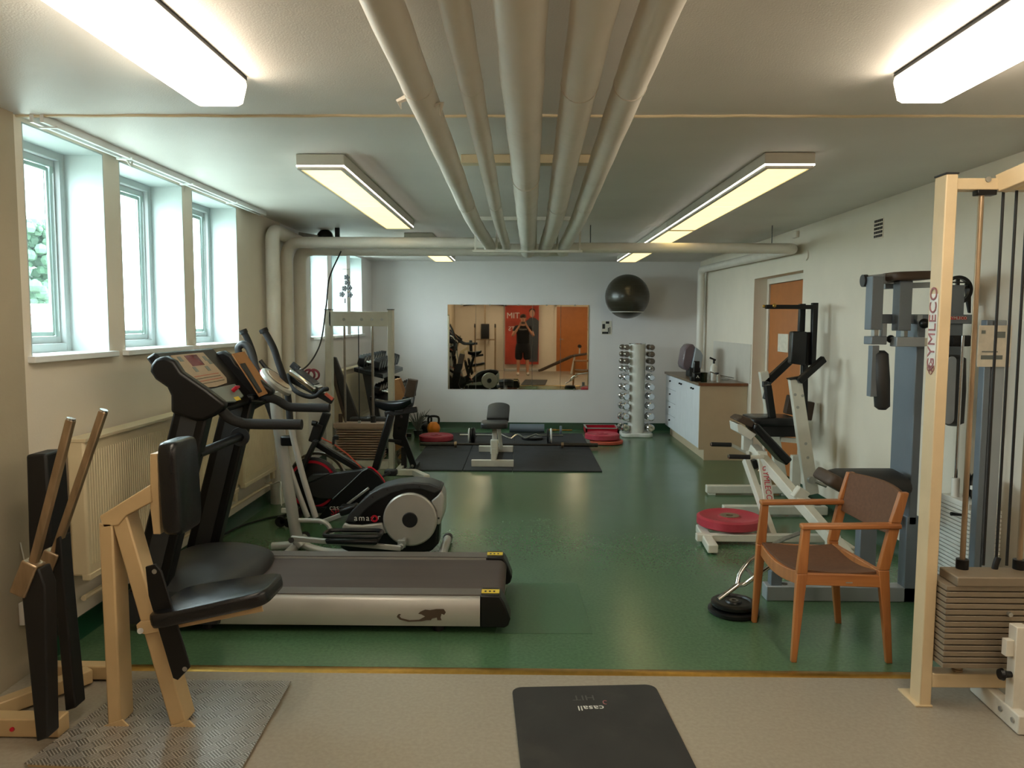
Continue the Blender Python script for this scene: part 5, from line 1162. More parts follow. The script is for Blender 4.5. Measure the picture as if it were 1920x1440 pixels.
# ---------------- leaning grey board
t = thing('leaning_board', 'long dark grey padded board leaning against far wall behind lat machine', 'board', (-1.95, 8.6, 0))
MB().prism([at(a, b, 8.45) for a, b in ((621, 673), (624, 669), (630, 670), (673, 785), (665, 800), (652, 800))], (0, .05, 0)).build('board', 'grey_pad', t, bevel=.01)
MB().prism([at(a, b, 8.44) for a, b in ((621, 673), (651, 797), (648, 800), (620, 700))], (0, .06, 0)).build('board_edge', 'brown_pad', t, bevel=.003)
MB().bx(at(655, 800, 8.35).x-.02, at(672, 800, 8.35).x, 8.44, 8.52, 0, at(660, 795, 8.35).z).build('board_stand', 'grey_plastic', t, bevel=.005)
# ================================================================ DUMBBELL RACK (far left)
t = thing('dumbbell_rack', 'black two-tier dumbbell rack under the far windows', 'rack', (-1.75, 9.6, 0))
ra, rb_ = 8.95, 10.45
tiers = ((.96, -1.80), (.62, -1.62))
for (z, x) in tiers:
    MB().prism([V((x-.17, ra, z+.02)), V((x-.17, ra, z+.07)), V((x+.17, ra, z-.01)), V((x+.17, ra, z-.06))], (0, rb_-ra, 0)).build('shelf', 'black_plastic', t, bevel=.004)
for y in (ra+.1, rb_-.15):
    MB().prism([V((-1.72, y, 0)), V((-1.60, y, 0)), V((-1.80, y, 1.0)), V((-1.90, y, 1.0))], (0, .05, 0)).build('side_leg', 'grey_plastic', t, bevel=.004)
    MB().beam((-2.0, y+.025, .03), (-1.5, y+.025, .03), .06, .05).build('foot', 'black_plastic', t, bevel=.004)
db = None
wd_ = ('nearest', 'second', 'third', 'fourth', 'fifth', 'sixth', 'seventh', 'eighth', 'farthest')
for ti, (z, x) in enumerate(tiers):
    for k in range(9):
        y = ra+.08+k*(rb_-ra-.16)/8
        lab = 'black hexagonal dumbbell on %s tier of the black rack, %s' % ('upper' if ti == 0 else 'lower', wd_[k])
        if db is None:
            db = t2 = thing('dumbbell', lab, 'dumbbell', (0, 0, 0), 'black dumbbells on the window rack')
            for s in (-1, 1):
                MB().cyl((s*.055, 0, 0), (s*.13, 0, 0), .078, .07, seg=6).build('head', 'black_plastic', t2, bevel=.006)
            MB().tube([(-.06, 0, 0), (-.03, 0, 0), (0, 0, 0), (.03, 0, 0), (.06, 0, 0)], [.014, .017, .02, .017, .014], 10).build('handle', 'chrome', t2)
            d0 = t2; d0.location = (x, y, z+.122); d0['_o'] = tuple(d0.location); d0.rotation_euler = (0, .23, 0)
        else:
            c = copytree(d0, (x, y, z+.122), lab); c.rotation_euler = (0, .23, 0)
single(MB().prism([at(a, b, 8.7) for a, b in ((738, 712), (747, 711), (758, 742), (757, 865), (742, 865))], (0, .2, 0)), 'cardboard_box', 'cardboard', 'brown cardboard piece behind the white lat machine post', 'box')
bpy.data.objects['cardboard_box'].location.z += 0
# wind chime in the far window
t = thing('wind_chime', 'small hanging ornament of dark metal flowers in front of the far window', 'ornament', (-2.05, 9.5, 1.6))
yc = 9.5; q = at(650, 505, yc)
MB().cyl(at(642, 505, yc), at(656, 504, yc), .004, seg=6).build('bar', 'steel', t); MB().cyl((q.x, yc, q.z), (q.x, yc, ZC), .0015, seg=5).build('string', 'steel', t)
for (px, py) in ((651, 530), (646, 541), (641, 552), (656, 553), (650, 520), (655, 540)):
    c = at(px, py, yc); m = MB()
    for k in range(5): a = k*2*PI/5; m.ball(c+V((math.cos(a)*.022, 0, math.sin(a)*.022)), .016, sy_=.25, seg=8, rings=5)
    m.ball(c, .012, seg=8, rings=5); m.build('flower', 'dark_grey', t)
MB().rb(at(647, 564, yc), (.016, .006, .06)).build('pendant', 'dark_grey', t); MB().cyl((q.x, yc, q.z), (q.x-.01, yc, at(647, 560, yc).z), .0015, seg=5).build('string', 'steel', t)
# dark things above the pipes: small fan and speaker bracket
t = thing('ceiling_fan_unit', 'dark round fan unit under the ceiling behind the crossing pipes', 'fan', (-1.9, 7.6, 2.35)); q = at(610, 446, 7.5)
MB().lathe([(0, 0), (.07, 0), (.08, .02), (.07, .05), (0, .06)], q, (.2, -1, .1), 24).build('drum', 'black_plastic', t); MB().bx(q.x-.02, q.x+.02, 7.5, 7.54, q.z, ZC).build('mount', 'dark_grey', t)
t = thing('wall_bracket', 'grey perforated steel bracket under the ceiling by the pipe bends', 'bracket', (-2.0, 7.4, 2.38)); a, b = at(560, 437, 7.3), at(634, 448, 7.3)
MB().beam(at(560, 440, 7.3), at(596, 446, 7.3), .02, .05).build('plate', 'zinc', t, bevel=.002); MB().bx(b.x-.03, b.x+.01, 7.3, 7.33, b.z-.03, ZC).build('strap', 'dark_grey', t)
# ================================================================ RUBBER FLOOR MATS
k = 0; lab = ('near row, left', 'near row, middle', 'near row, right', 'far row, left', 'far row, middle', 'far row, right')
for (ya_, yb_, z) in ((7.97, 9.2, 0), (9.205, 10.72, 0)):
    for (xa_, xb_) in ((-1.20, -.625), (-.62, -.10), (-.095, .845)):
        single(MB().bx(xa_, xb_, ya_, yb_, 0, .012), 'rubber_mat', 'rubber_mat', 'black rubber floor mat under the weights, '+lab[k], 'mat', 'black rubber mats under the weights', bevel=.003); k += 1
# ================================================================ FLAT BENCH
t = thing('weight_bench', 'white framed weight bench with dark grey padding on the rubber mats', 'bench', (-.3, 8.6, .012))
y0_, y1_ = 8.2, 9.15
MB().beam(at(883, 874, y0_)*V((1, 0, 0)).x if False else V((at(884, 873, y0_).x, y0_, .047)), V((at(963, 873, y0_).x, y0_, .047)), .06, .07).build('foot_bar', 'white_steel', t, bevel=.004)
MB().beam(V((at(898, 842, y1_).x, y1_, .047)), V((at(962, 842, y1_).x, y1_, .047)), .06, .07).build('foot_bar', 'white_steel', t, bevel=.004)
xc = at(925, 873, y0_).x
MB().beam((xc, y0_, .05), (xc, y1_, .05), .05, .05).build('spine', 'white_steel', t, bevel=.004)
MB().beam((xc, y0_+.0, .06), (xc, y0_+.02, .20), .05, .05, (0, 1, 0)).build('stub', 'white_steel', t, bevel=.004)
MB().beam((xc, 8.5, .06), (xc, 8.62, .40), .055, .05, (0, 1, 0)).build('front_post', 'white_steel', t, bevel=.004)
MB().rb((xc+.005, 8.36, .20), (.085, .07, .16)).build('hinge_block', 'white_steel', t, bevel=.01)
MB().beam((xc+.06, y1_-.1, .06), (xc+.02, y1_-.2, .46), .045, .04, (0, 1, 0)).build('rear_post', 'white_steel', t, bevel=.004)
m = MB(); seat_pad(m, (xc, 8.53, .425), (.30, .36, .06), r=.35); m.build('seat', 'grey_pad', t, angle=60)
m = MB(); rings = []
for zz, kk in ((-.03, .9), (-.02, 1), (.02, 1), (.03, .9)):
    ring = [V((-.125*kk, -.30*kk, zz)), V((.125*kk, -.30*kk, zz))]+[V((.13*kk*math.cos(a*PI/12), (.14+.16*math.sin(a*PI/12))*kk, zz)) for a in range(13)]
    ring = [V((xc+.03, 9.0, .515))+rotm('X', 11) @ p for p in ring]; rings.append(ring)
m.loft(rings); m.build('back_pad', 'grey_pad', t, angle=50)
# ================================================================ BARS
def bar(nm, label, y, z, xa, xb, rs, sleeves, mt='steel', grp=None):
    t = thing(nm, label, 'barbell', ((xa+xb)/2, y, z), grp); MB().cyl((xa, y, z), (xb, y, z), rs).build('shaft', mt, t)
    for (a, b, r_) in sleeves: MB().cyl((a, y, z), (b, y, z), r_).build('sleeve', mt, t)
    return t
a, b = at(788, 832, 9.45).x, at(1121, 834, 9.45).x
t = bar('barbell', 'long bare Olympic barbell lying across the rubber mats', 9.45, .050, a+.3, b-.3, .014, ((a, a+.43, .025), (b-.43, b, .025)), 'barbell_steel')
for x in (a+.44, b-.44): MB().cyl((x-.015, 9.45, .050), (x+.015, 9.45, .050), .036).build('collar', 'old_steel', t)
ye = 9.85; z_ = .108; a, b = at(862, 815, ye).x, at(1056, 819, ye).x
t = thing('curl_bar', 'chrome zigzag curl bar loaded with small plates behind the bench', 'barbell', ((a+b)/2, ye, .01))
P = [V((a, ye, z_)), V((a+.33, ye, z_))]; xm0 = a+.36
zig = [(0, 0), (.10, .0), (.16, .03), (.26, -.01), (.36, -.035), (.46, .012), (.56, -.035), (.66, -.01), (.74, .012)]
P += [V((xm0+(b-.3-xm0)*u/.8, ye+v*.5, z_+v)) for u, v in zig]+[V((b-.3, ye, z_)), V((b, ye, z_))]
MB().tube(spl(P, 4), .013, 8).build('bar', 'chrome', t)
for (px, r_, mt) in ((880, .093, 'plate_white'), (885, .096, 'black_plastic'), (889, .096, 'black_plastic'), (1027, .093, 'black_plastic'), (1033, .095, 'plate_white')):
    x = at(px, 815, ye).x; t3 = thing('small_plate', 'small %s plate on the %s end of the curl bar%s' % ('white' if 'white' in mt else 'black', 'left' if px < 950 else 'right', {885: ', outer of two', 889: ', inner of two'}.get(px, '')), 'weight plate', (x, ye, .012), 'plates on the curl bar')
    MB().lathe([(.014, -.012), (r_-.008, -.012), (r_, -.006), (r_, .006), (r_-.008, .012), (.014, .012), (.014, -.012)], (x, ye, .012+r_), (1, 0, 0), 32).build('plate', mt, t3)
t = thing('foam_roller', 'grey cylindrical foam roller lying by the back wall', 'foam roller', (.05, 10.7, 0)); a, b = at(955, 803, 10.6), at(1021, 803, 10.6)
MB().cyl((a.x, 10.75, .075), (b.x, 10.75, .075), .062, seg=28).build('roller', 'machine_grey', t); MB().cyl((a.x-.002, 10.75, .075), (b.x+.002, 10.75, .075), .02).build('core', 'black_matte', t)
a, b = at(1030, 805, 10.45), at(1074, 805, 10.45)
t = bar('short_bar', 'short brass coloured bar with a small blue plate by the back wall', 10.6, .073, a.x, b.x, .012, ((a.x, a.x+.1, .018),), 'brass')
MB().disc((at(1052, 803, 10.5).x, 10.6, .073), (1, 0, 0), .06, .03).build('plate', 'machine_grey', t)
t = thing('weight_disc', 'black disc lying flat on the mat behind the curl bar', 'weight plate', (at(998, 818, 9.98).x, 10.15, .012))
MB().disc((t.location.x, 10.15, .03), (0, 0, 1), .14, .034).build('disc', 'black_plastic', t); MB().ring((t.location.x, 10.15, .049), (0, 0, 1), .02, .05, .004).build('hub', 'steel', t)
def plate(px, py, y, z, r_, h_, mt, label, grp=None):
    global t
    x = at(px, py, y).x; t = thing('bumper_plate', label, 'weight plate', (x, y, z), grp); bumper((x, y, z), r_, h_, mt, 'red_rubber')
plate(818, 817, 10.02, .012, .225, .075, 'red_rubber', 'red bumper plate lying on the mat left of the bench')
plate(1137, 832, 9.92, 0, .215, .05, 'orange_rubber', 'orange-red bumper plate under another plate near the dumbbell tower')
plate(1129, 822, 9.96, .051, .225, .078, 'red_rubber', 'pinkish red bumper plate on top of an orange plate near tower')
# red tray
t = thing('plate_tray', 'dark red open tray box on the floor by the back wall', 'tray', (1.2, 10.85, 0)); a, b = at(1098, 808, 10.75), at(1160, 808, 10.75)
x0, x1 = a.x, b.x
MB().bx(x0, x1, 10.72, 11.12, 0.0, .012).build('bottom', 'brown_pad', t)
for (p, q) in (((x0, 10.72), (x1, 10.74)), ((x0, 11.10), (x1, 11.12)), ((x0, 10.72), (x0+.02, 11.12)), ((x1-.02, 10.72), (x1, 11.12))): MB().bx(p[0], q[0], p[1], q[1], 0, .085).build('side', 'red_plastic', t)
MB().bx(x0-.004, x1+.004, 10.712, 10.745, .082, .09).bx(x0-.004, x1+.004, 11.10, 11.125, .082, .09).bx(x0-.004, x0+.022, 10.72, 11.12, .082, .09).bx(x1-.022, x1+.004, 10.72, 11.12, .082, .09).build('rim', 'silver_paint', t)
# kettlebells
def kettle(px, y, s, mt, label):
    x = at(px, 800, y).x; t = thing('kettlebell', label, 'kettlebell', (x, y, .012 if y < 10.72 else 0)); z0 = t.location.z
    m = MB(); m.lathe([(0, 0), (.06*s, 0), (.085*s, .03*s), (.095*s, .08*s), (.08*s, .13*s), (.045*s, .165*s), (0, .17*s)], (x, y, z0), (0, 0, 1), 28).build('body', mt, t)
    P = [V((x-.06*s, y, z0+.12*s)), V((x-.075*s, y, z0+.18*s)), V((x-.065*s, y, z0+.235*s)), V((x, y, z0+.25*s)), V((x+.065*s, y, z0+.235*s)), V((x+.075*s, y, z0+.18*s)), V((x+.06*s, y, z0+.12*s))]
    MB().tube(spl(P, 5), .016*s, 10).build('handle', 'black_plastic', t)
kettle(813, 10.62, .98, 'orange', 'orange kettlebell with black handle near the back wall'); kettle(800, 10.9, .9, 'black_plastic', 'black kettlebell half hidden behind the orange one')
t = thing('green_plant', 'small grey-green plant tuft on floor behind the black bench', 'plant', (-1.42, 10.4, 0)); m = MB()
for k in range(26):
    a = random.random()*6.28; l_ = .14+.18*random.random(); m.tube([(-1.42, 10.4, 0.06), (-1.42+.06*math.cos(a), 10.4+.06*math.sin(a), .06+l_*.6), (-1.42+(.1+.08*random.random())*math.cos(a), 10.4+.1*math.sin(a), .06+l_)], [.006, .009, .002], 5)
m.build('leaves', 'tray_grey', t, kind='stuff'); MB().lathe([(0, 0), (.05, 0), (.065, .09), (0, .08)], (-1.42, 10.4, 0), (0, 0, 1), 20).build('pot', 'dark_grey', t)
# ================================================================ DUMBBELL TOWER
yt_ = 10.62; xt_ = at(1194, 700, yt_).x; zt_ = at(1194, 645, yt_).z
t = thing('dumbbell_tower', 'white column tower holding chrome dumbbells beside the kitchen cabinets', 'rack', (xt_, yt_, 0))
MB().lathe([(0, 0), (.115, 0), (.115, zt_), (0, zt_)], (xt_, yt_, 0), (0, 0, 1), 40).build('column', 'white_plastic', t)
MB().lathe([(0, 0), (.118, 0), (.118, .012), (.0, .016)], (xt_, yt_, zt_), (0, 0, 1), 32).build('top_cap', 'chrome', t)
P = []
for k in range(64):
    a = 2*PI*k/64; r_ = .215+.03*math.cos(4*a+PI); P.append(V((xt_+r_*math.cos(a)*1.08, yt_+r_*math.sin(a), 0)))
MB().prism(P, (0, 0, .05)).build('base', 'white_plastic', t, bevel=.01)
nm_ = ('lowest', 'second from the bottom', 'third from the bottom', 'fourth from the bottom', 'fifth from the bottom', 'fifth from the top', 'fourth from the top', 'third from the top', 'second from the top', 'topmost')
d1 = {}
for s in (-1, 1):
    for k in range(10):
        py = (802, 781, 761, 743, 725, 707, 691, 677, 664, 651)[k]; z = at(1170, py, yt_-.05).z; sc_ = 1.0-.036*k
        lab = 'chrome dumbbell on the %s side of white tower, %s' % ('left' if s < 0 else 'right', nm_[k])
        x = xt_+s*.178; y = yt_-.02
        a = -PI/2+(.28 if s < 0 else .12)
        mt = 'zinc' if k < 7 else 'dark_grey'
        t3 = thing('tower_dumbbell', lab, 'dumbbell', (x, y, z), 'chrome dumbbells on the tower'); D = V((math.cos(a), math.sin(a), 0))
        for e in (-1, 1):
            c = V((x, y, z))+D*e*.075; MB().lathe([(0, -.03), (.044*sc_, -.03), (.056*sc_, -.018), (.056*sc_, .018), (.044*sc_, .03), (.018, .031), (0, .028)], c, D*e, 20).build('head', 'chrome' if k < 7 else 'steel', t3)
        MB().cyl(V((x, y, z))-D*.06, V((x, y, z))+D*.06, .014, seg=12).build('handle', 'chrome', t3)
        MB().beam((xt_+s*.10, y, z-.065), (x+s*.02, y, z-.061), .05, .008).build('peg', 'white_plastic', t)
# ================================================================ KITCHEN CABINETS
cx0, cy0, cy1 = 2.02, 8.72, YB-.42
zc = .885; units = 3
ux = [cy0+.02+(cy1-cy0-.02)*i/units for i in range(units+1)]
labs = ('white base cabinet with two doors at the near end of the worktop', 'white base cabinet in the middle below the worktop', 'white drawer cabinet at the far end of the worktop')
for i in range(units):
    t = thing('base_cabinet', labs[i], 'cabinet', (2.28, (ux[i]+ux[i+1])/2, 0), 'white base cabinets')
    a, b = ux[i], ux[i+1]
    MB().bx(cx0+.02, XR-.002, a, b, .13, zc-.032).build('body', 'cabinet_side' , t, bevel=.001)
    MB().bx(cx0+.07, XR-.002, a, b, 0, .13).build('plinth', 'cabinet_side', t)
    if i < 2:
        for k in range(2):
            c, d_ = a+(b-a)*k/2, a+(b-a)*(k+1)/2; dr = MB().bx(cx0, cx0+.018, c+.002, d_-.002, .135, zc-.04).build('door', 'cabinet_white', t, bevel=.002)
            yy = d_-.05 if k == 0 else c+.05; MB().cyl((cx0-.02, yy, zc-.09), (cx0, yy, zc-.09), .011, seg=12).build('knob', 'black_plastic', dr)
    else:
        for k in range(4):
            z0_ = .135+(zc-.175)*k/4; dr = MB().bx(cx0, cx0+.018, a+.002, b-.002, z0_+.002, z0_+(zc-.175)/4-.002).build('drawer', 'cabinet_white', t, bevel=.002); MB().cyl((cx0-.02, (a+b)/2, z0_+.11), (cx0, (a+b)/2, z0_+.11), .011, seg=12).build('knob', 'black_plastic', dr)
t = thing('end_panel', 'tan side panel closing the near end of kitchen cabinets', 'panel', (2.28, cy0, 0))
MB().bx(cx0+.0, XR-.002, cy0, cy0+.019, .12, zc-.032).bx(cx0+.06, XR-.002, cy0, cy0+.019, 0, .12).build('panel', 'cabinet_side', t)
t = thing('worktop', 'speckled dark worktop with brown edge on kitchen cabinets', 'worktop', (2.28, 9.7, zc-.03))
MB().bx(cx0-.02, XR-.001, cy0-.02, cy1+.02, zc-.03, zc).build('slab', 'worktop', t, bevel=.003); MB().bx(cx0-.021, XR-.001, cy0-.024, cy0-.018, zc-.031, zc+.001).build('front_edging', 'wood_edge', t)
t = thing('sink', 'steel sink bowl set into the worktop', 'sink', (2.3, 9.9, zc)); P0 = (2.10, 9.25, 2.48, 9.75)
MB().bx(2.1, 2.48, 9.2, 9.22, zc, zc+.006).bx(2.1, 2.48, 9.68, 9.7, zc, zc+.006).bx(2.1, 2.12, 9.2, 9.7, zc, zc+.006).bx(2.46, 2.48, 9.2, 9.7, zc, zc+.006).build('rim', 'zinc', t, bevel=.002)
MB().bx(2.12, 2.46, 9.22, 9.68, zc, zc+.002).build('bowl', 'steel', t)
p0, p1 = xp(1397, 646, XR), xp(1332, 646, XR)
struct(MB().bx(XR-.008, XR, 8.62, 10.3, zc, at(1390, 645, 8.75).z), 'trim_3', 'tile_white', bevel=.001)
q = at(1298, 700, 9.5)
t = thing('plastic_tub', 'purple-grey plastic tub propped on its edge on the worktop', 'tub', (2.22, 9.75, zc))
P = [at(a, b, 9.75) for a, b in ((1281, 690), (1279, 683), (1284, 655), (1291, 646), (1300, 645), (1305, 652), (1296, 690), (1289, 696))]
MB().prism(P, (0, .3, 0)).build('shell', 'tub', t, bevel=.02, seg=3)
P = [at(a, b, 9.7) for a, b in ((1297, 690), (1305, 651), (1314, 658), (1318, 666), (1315, 690))]
MB().prism(P, (0, .22, 0)).build('inner_face', 'machine_light', t, bevel=.008)
for z in (P[0], ): MB().bx(P[0].x-.02, P[4].x, 9.74, 9.95, zc, P[0].z+.01).build('stand', 'dark_grey', t, bevel=.004)
def cyl_thing(nm, label, cat, px, y, r_, h_, mt, parts=()):
    x = at(px, 700, y).x; t = thing(nm, label, cat, (x, y, zc)); MB().lathe([(0, 0), (r_, 0), (r_, h_*.8), (r_*.6, h_*.92), (r_*.35, h_), (0, h_)] if mt != 'glass_green' else [(r_*.9, 0), (r_, h_), (r_*.93, h_), (r_*.84, .005), (0, .005), (0, 0), (r_*.9, 0)], (x, y, zc), (0, 0, 1), 22).build('body', mt, t); return t, x
t, x = cyl_thing('spray_bottle', 'white spray bottle with a black nozzle standing by the tiles', 'bottle', 1338, 9.15, .042, .20, 'white_plastic')
MB().cyl((x, 9.15, zc+.19), (x, 9.15, zc+.24), .012).beam((x-.05, 9.15, zc+.27), (x+.02, 9.15, zc+.24), .02, .02).build('nozzle', 'black_plastic', t)
t, x = cyl_thing('small_bottle', 'small clear bottle with dark cap next to the spray bottle', 'bottle', 1347, 8.88, .022, .09, 'silver_paint')
MB().cyl((x, 8.95, zc+.085), (x, 8.95, zc+.105), .022).build('cap', 'dark_grey', t)
t, x = cyl_thing('drinking_glass', 'clear green-tinted glass at the front edge of the worktop', 'glass', 1320, 8.85, .04, .11, 'glass_green')
x = at(1307, 700, 9.0).x; t = thing('coffee_machine', 'small black coffee maker with white mark in front of the tub', 'coffee maker', (x, 9.0, zc))
MB().bx(x-.045, x+.045, 8.96, 9.06, zc, zc+.10).build('base', 'black_plastic', t, bevel=.008); MB().bx(x-.03, x+.035, 9.02, 9.08, zc+.10, zc+.235).build('tower', 'black_plastic', t, bevel=.008); MB().bx(x-.075, x-.04, 8.98, 9.05, zc, zc+.05).build('side_tank', 'black_matte', t, bevel=.006)
m = MB(); m.prism([V((x-.02, 8.9585, zc+.04)), V((x, 8.9585, zc+.075)), V((x+.02, 8.9585, zc+.04)), V((x+.01, 8.9585, zc+.04)), V((x, 8.9585, zc+.06)), V((x-.01, 8.9585, zc+.04))], (0, .001, 0)); m.build('white_mark', 'text_white', t)
t = thing('faucet', 'slim dark swivel tap leaning over the worktop near tiles', 'tap', (2.4, 9.0, zc)); MB().tube([at(1331, 697, 9.0), at(1352, 704, 9.05), at(1376, 709, 9.05)], [.007, .006, .004], 8).build('spout', 'steel', t); MB().cyl(at(1331, 697, 9.0)*1, V((at(1331, 697, 9.0).x, 9.0, zc)), .012).build('stem', 'zinc', t)
# ================================================================ BEHIND THE CAMERA (seen in the mirrors)
YW = YF
t = thing('banner', 'tall red roll-up banner with a man in dark shirt, behind the photographer', 'banner', (-.02, YW+.12, 0))
MB().bx(-.56, .53, YW+.10, YW+.105, .22, 2.12).build('sheet', 'banner_red', t, smooth=False)
MB().bx(-.58, .55, YW+.06, YW+.16, 0, .08).build('base', 'silver_paint', t, bevel=.01); MB().bx(-.57, .54, YW+.09, YW+.115, 2.11, 2.14).build('top_rail', 'silver_paint', t)
yy = YW+.107
m = MB(); m.prism([V((.16, yy, .3)), V((.5, yy, .3)), V((.52, yy, 1.1)), V((.56-.03, yy, 1.62)), V((.40, yy, 1.72)), V((.24, yy, 1.72)), (V((.10, yy, 1.6))), V((.14, yy, 1.1))], (0, .001, 0)); m.build('printed_shirt', 'banner_shirt', t, smooth=False)
m = MB(); m.prism([V((.31+.085*math.cos(a*PI/10), yy+.001, 1.86+.12*math.sin(a*PI/10))) for a in range(20)], (0, .001, 0)); m.build('printed_face', 'banner_skin', t, smooth=False)
m = MB(); m.prism([V((.31+.1*math.cos(a*PI/10), yy, 1.93+.09*math.sin(a*PI/10))) for a in range(20)], (0, .001, 0)); m.build('printed_hair', 'hair', t, smooth=False)
for z, s_, w_ in ((1.78, .26, 'TIM'), (1.36, .2, 'STS')): text(w_, 'lettering', 'text_white', t, (-.38 if False else -.30, yy+.001, z), s_, (-1, 0, 0), (0, 0, 1), bold=.006)
d = thing('door_2', '', '', (1.6, YW, 0)); del d['label']; del d['category']; d['kind'] = 'structure'
MB().bx(1.10, 2.1, YW, YW+.03, .0, 2.08).build('door_leaf', 'door_orange', d); MB().bx(1.04, 1.10, YW, YW+.04, 0, 2.14).bx(2.1, 2.16, YW, YW+.04, 0, 2.14).bx(1.04, 2.16, YW, YW+.04, 2.08, 2.14).build('door_frame', 'wall_cream', d)
MB().cyl((1.2, YW+.03, 1.03), (1.2, YW+.08, 1.03), .01).cyl((1.2, YW+.08, 1.03), (1.32, YW+.08, 1.03), .009).build('door_handle', 'zinc', d)
# squat stand with back pad
t = thing('squat_stand', 'thin squat stand with black back pad against wall behind photographer', 'rack', (-1.2, YW+.5, 0))
for x in (-1.5, -.86):
    MB().beam((x, YW+.5, 0), (x, YW+.5, 1.5), .05, .05, (0, 1, 0)).build('upright', 'old_steel', t); MB().beam((x, YW+.25, .03), (x, YW+.85, .03), .05, .05).build('foot', 'old_steel', t)
    MB().beam((x, YW+.5, 1.44), (x, YW+.62, 1.44), .05, .05).cyl((x, YW+.62, 1.40), (x, YW+.62, 1.52), .02).build('bar_hook', 'black_matte', t)
MB().beam((-1.5, YW+.5, 1.02), (-.86, YW+.5, 1.02), .04, .04).build('cross_bar', 'old_steel', t)
m = MB(); seat_pad(m, (-1.2, YW+.3, 1.27), (.5, .27, .08), rotm('Y', 90) @ rotm('X', 90) if False else rotm('Y', 90) @ rotm('X', 0), r=.2)
m = MB(); m.bx(-1.33, -1.06, YW+.2, YW+.28, 1.02, 1.52); m.build('back_pad', 'black_vinyl', t, bevel=.02)
MB().bx(-1.22, -1.18, YW+.1, YW+.2, 0, 2.2).build('mast', 'old_steel', t); MB().beam((-1.2, YW+.15, 2.18), (-.5, YW+.15, 2.10), .03, .03).build('pull_bar', 'black_matte', t); MB().beam((-1.2, YW+.15, 2.18), (-1.9, YW+.15, 2.10), .03, .03).build('pull_bar', 'black_matte', t)
# incline board
t = thing('sit_up_bench', 'dark inclined sit-up bench behind the photographer', 'bench', (1.2, -1.3, 0))
MB().beam((.55, -1.5, .07), (1.55, -1.1, .56), .3, .07).build('board', 'brown_pad', t, bevel=.02); MB().beam((1.55, -1.1, .56), (1.95, -1.0, .62), .3, .07).build('head_board', 'brown_pad', t, bevel=.02)
MB().beam((1.5, -1.15, 0), (1.6, -1.1, .54), .05, .05, (0, 1, 0)).build('leg', 'white_steel', t); MB().cyl((1.75, -1.25, .85), (1.75, -.95, .85), .05).build('ankle_roller', 'foam', t); MB().cyl((1.75, -1.1, .6), (1.75, -1.1, .85), .02).build('roller_post', 'white_steel', t)
# ---------------- the photographer
def skin_body(name, verts, edges, rads, mt, parent, sub=2):
    me = bpy.data.meshes.new(name); off = V(parent['_o']); me.from_pydata([tuple(V(v)-off) for v in verts], edges, []); me.materials.append(M[mt])
    o = bpy.data.objects.new(name, me); COL.objects.link(o); o.parent = parent
    md = o.modifiers.new('skin', 'SKIN'); sv = me.skin_vertices[0].data
    for i, r in enumerate(rads): sv[i].radius = r if isinstance(r, tuple) else (r, r)
    sv[0].use_root = True; md.use_smooth_shade = True
    s_ = o.modifiers.new('sub', 'SUBSURF'); s_.levels = sub; s_.render_levels = sub
    return o
py_ = -.42; X0 = .02
t = thing('person', 'person in black t-shirt, black shorts and pale shoes holding up a phone', 'person', (X0, py_, 0))
vs_ = []; es_ = []; rs_ = []
def ad(p, r, par=None):
    vs_.append((p[0]+X0, p[1]+py_, p[2])); rs_.append(r); k = len(vs_)-1
    if par is not None: es_.append((par, k))
    return k
pel = ad((0, 0, .95), (.15, .11)); wst = ad((0, -.0, 1.10), (.145, .11), pel); ch = ad((0, -.01, 1.30), (.165, .115), wst); shl = ad((0, -.01, 1.43), (.13, .09), ch); nk = ad((0, .0, 1.53), .055, shl); hd0 = ad((0, .01, 1.61), (.07, .08), nk); hd = ad((0, .015, 1.70), (.078, .09), hd0); hd2 = ad((0, .01, 1.77), (.05, .06), hd)
for s in (-1, 1):
    a = ad((s*.19, -.01, 1.42), .06, shl); b = ad((s*.27, .06, 1.26), .05, a); c = ad((s*.31, .11, 1.17), .042, b); d = ad((s*.20, .22, 1.32), .036, c); e = ad((s*.09, .33, 1.50), .026, d)
    hp = ad((s*.10, 0, .88), .095, pel); kn = ad((s*.13, .01, .50), .062, hp); cf = ad((s*.135, -.02, .33), .058, kn); an = ad((s*.14, -.01, .09), .036, cf); ft = ad((s*.15, .10, .045), .035, an)
    # palm and fingers closed on the phone edges
    pm = ad((s*.075, .37, 1.545), (.022, .035), e)
body = skin_body('body', vs_, es_, rs_, 'skin', t)
for s in (-1, 1):
    for k in range(4):
        z = 1.575-.02*k; P = [(X0+s*.078, py_+.375, z-.01), (X0+s*.088, py_+.395, z), (X0+s*.074, py_+.41, z+.002), (X0+s*.05, py_+.412, z)]
        MB().tube(spl(P, 3), .0075, 8).build('finger', 'skin', t)
    MB().tube(spl([(X0+s*.07, py_+.365, 1.53), (X0+s*.058, py_+.375, 1.535), (X0+s*.045, py_+.381, 1.545)], 3), .009, 8).build('thumb', 'skin', t)
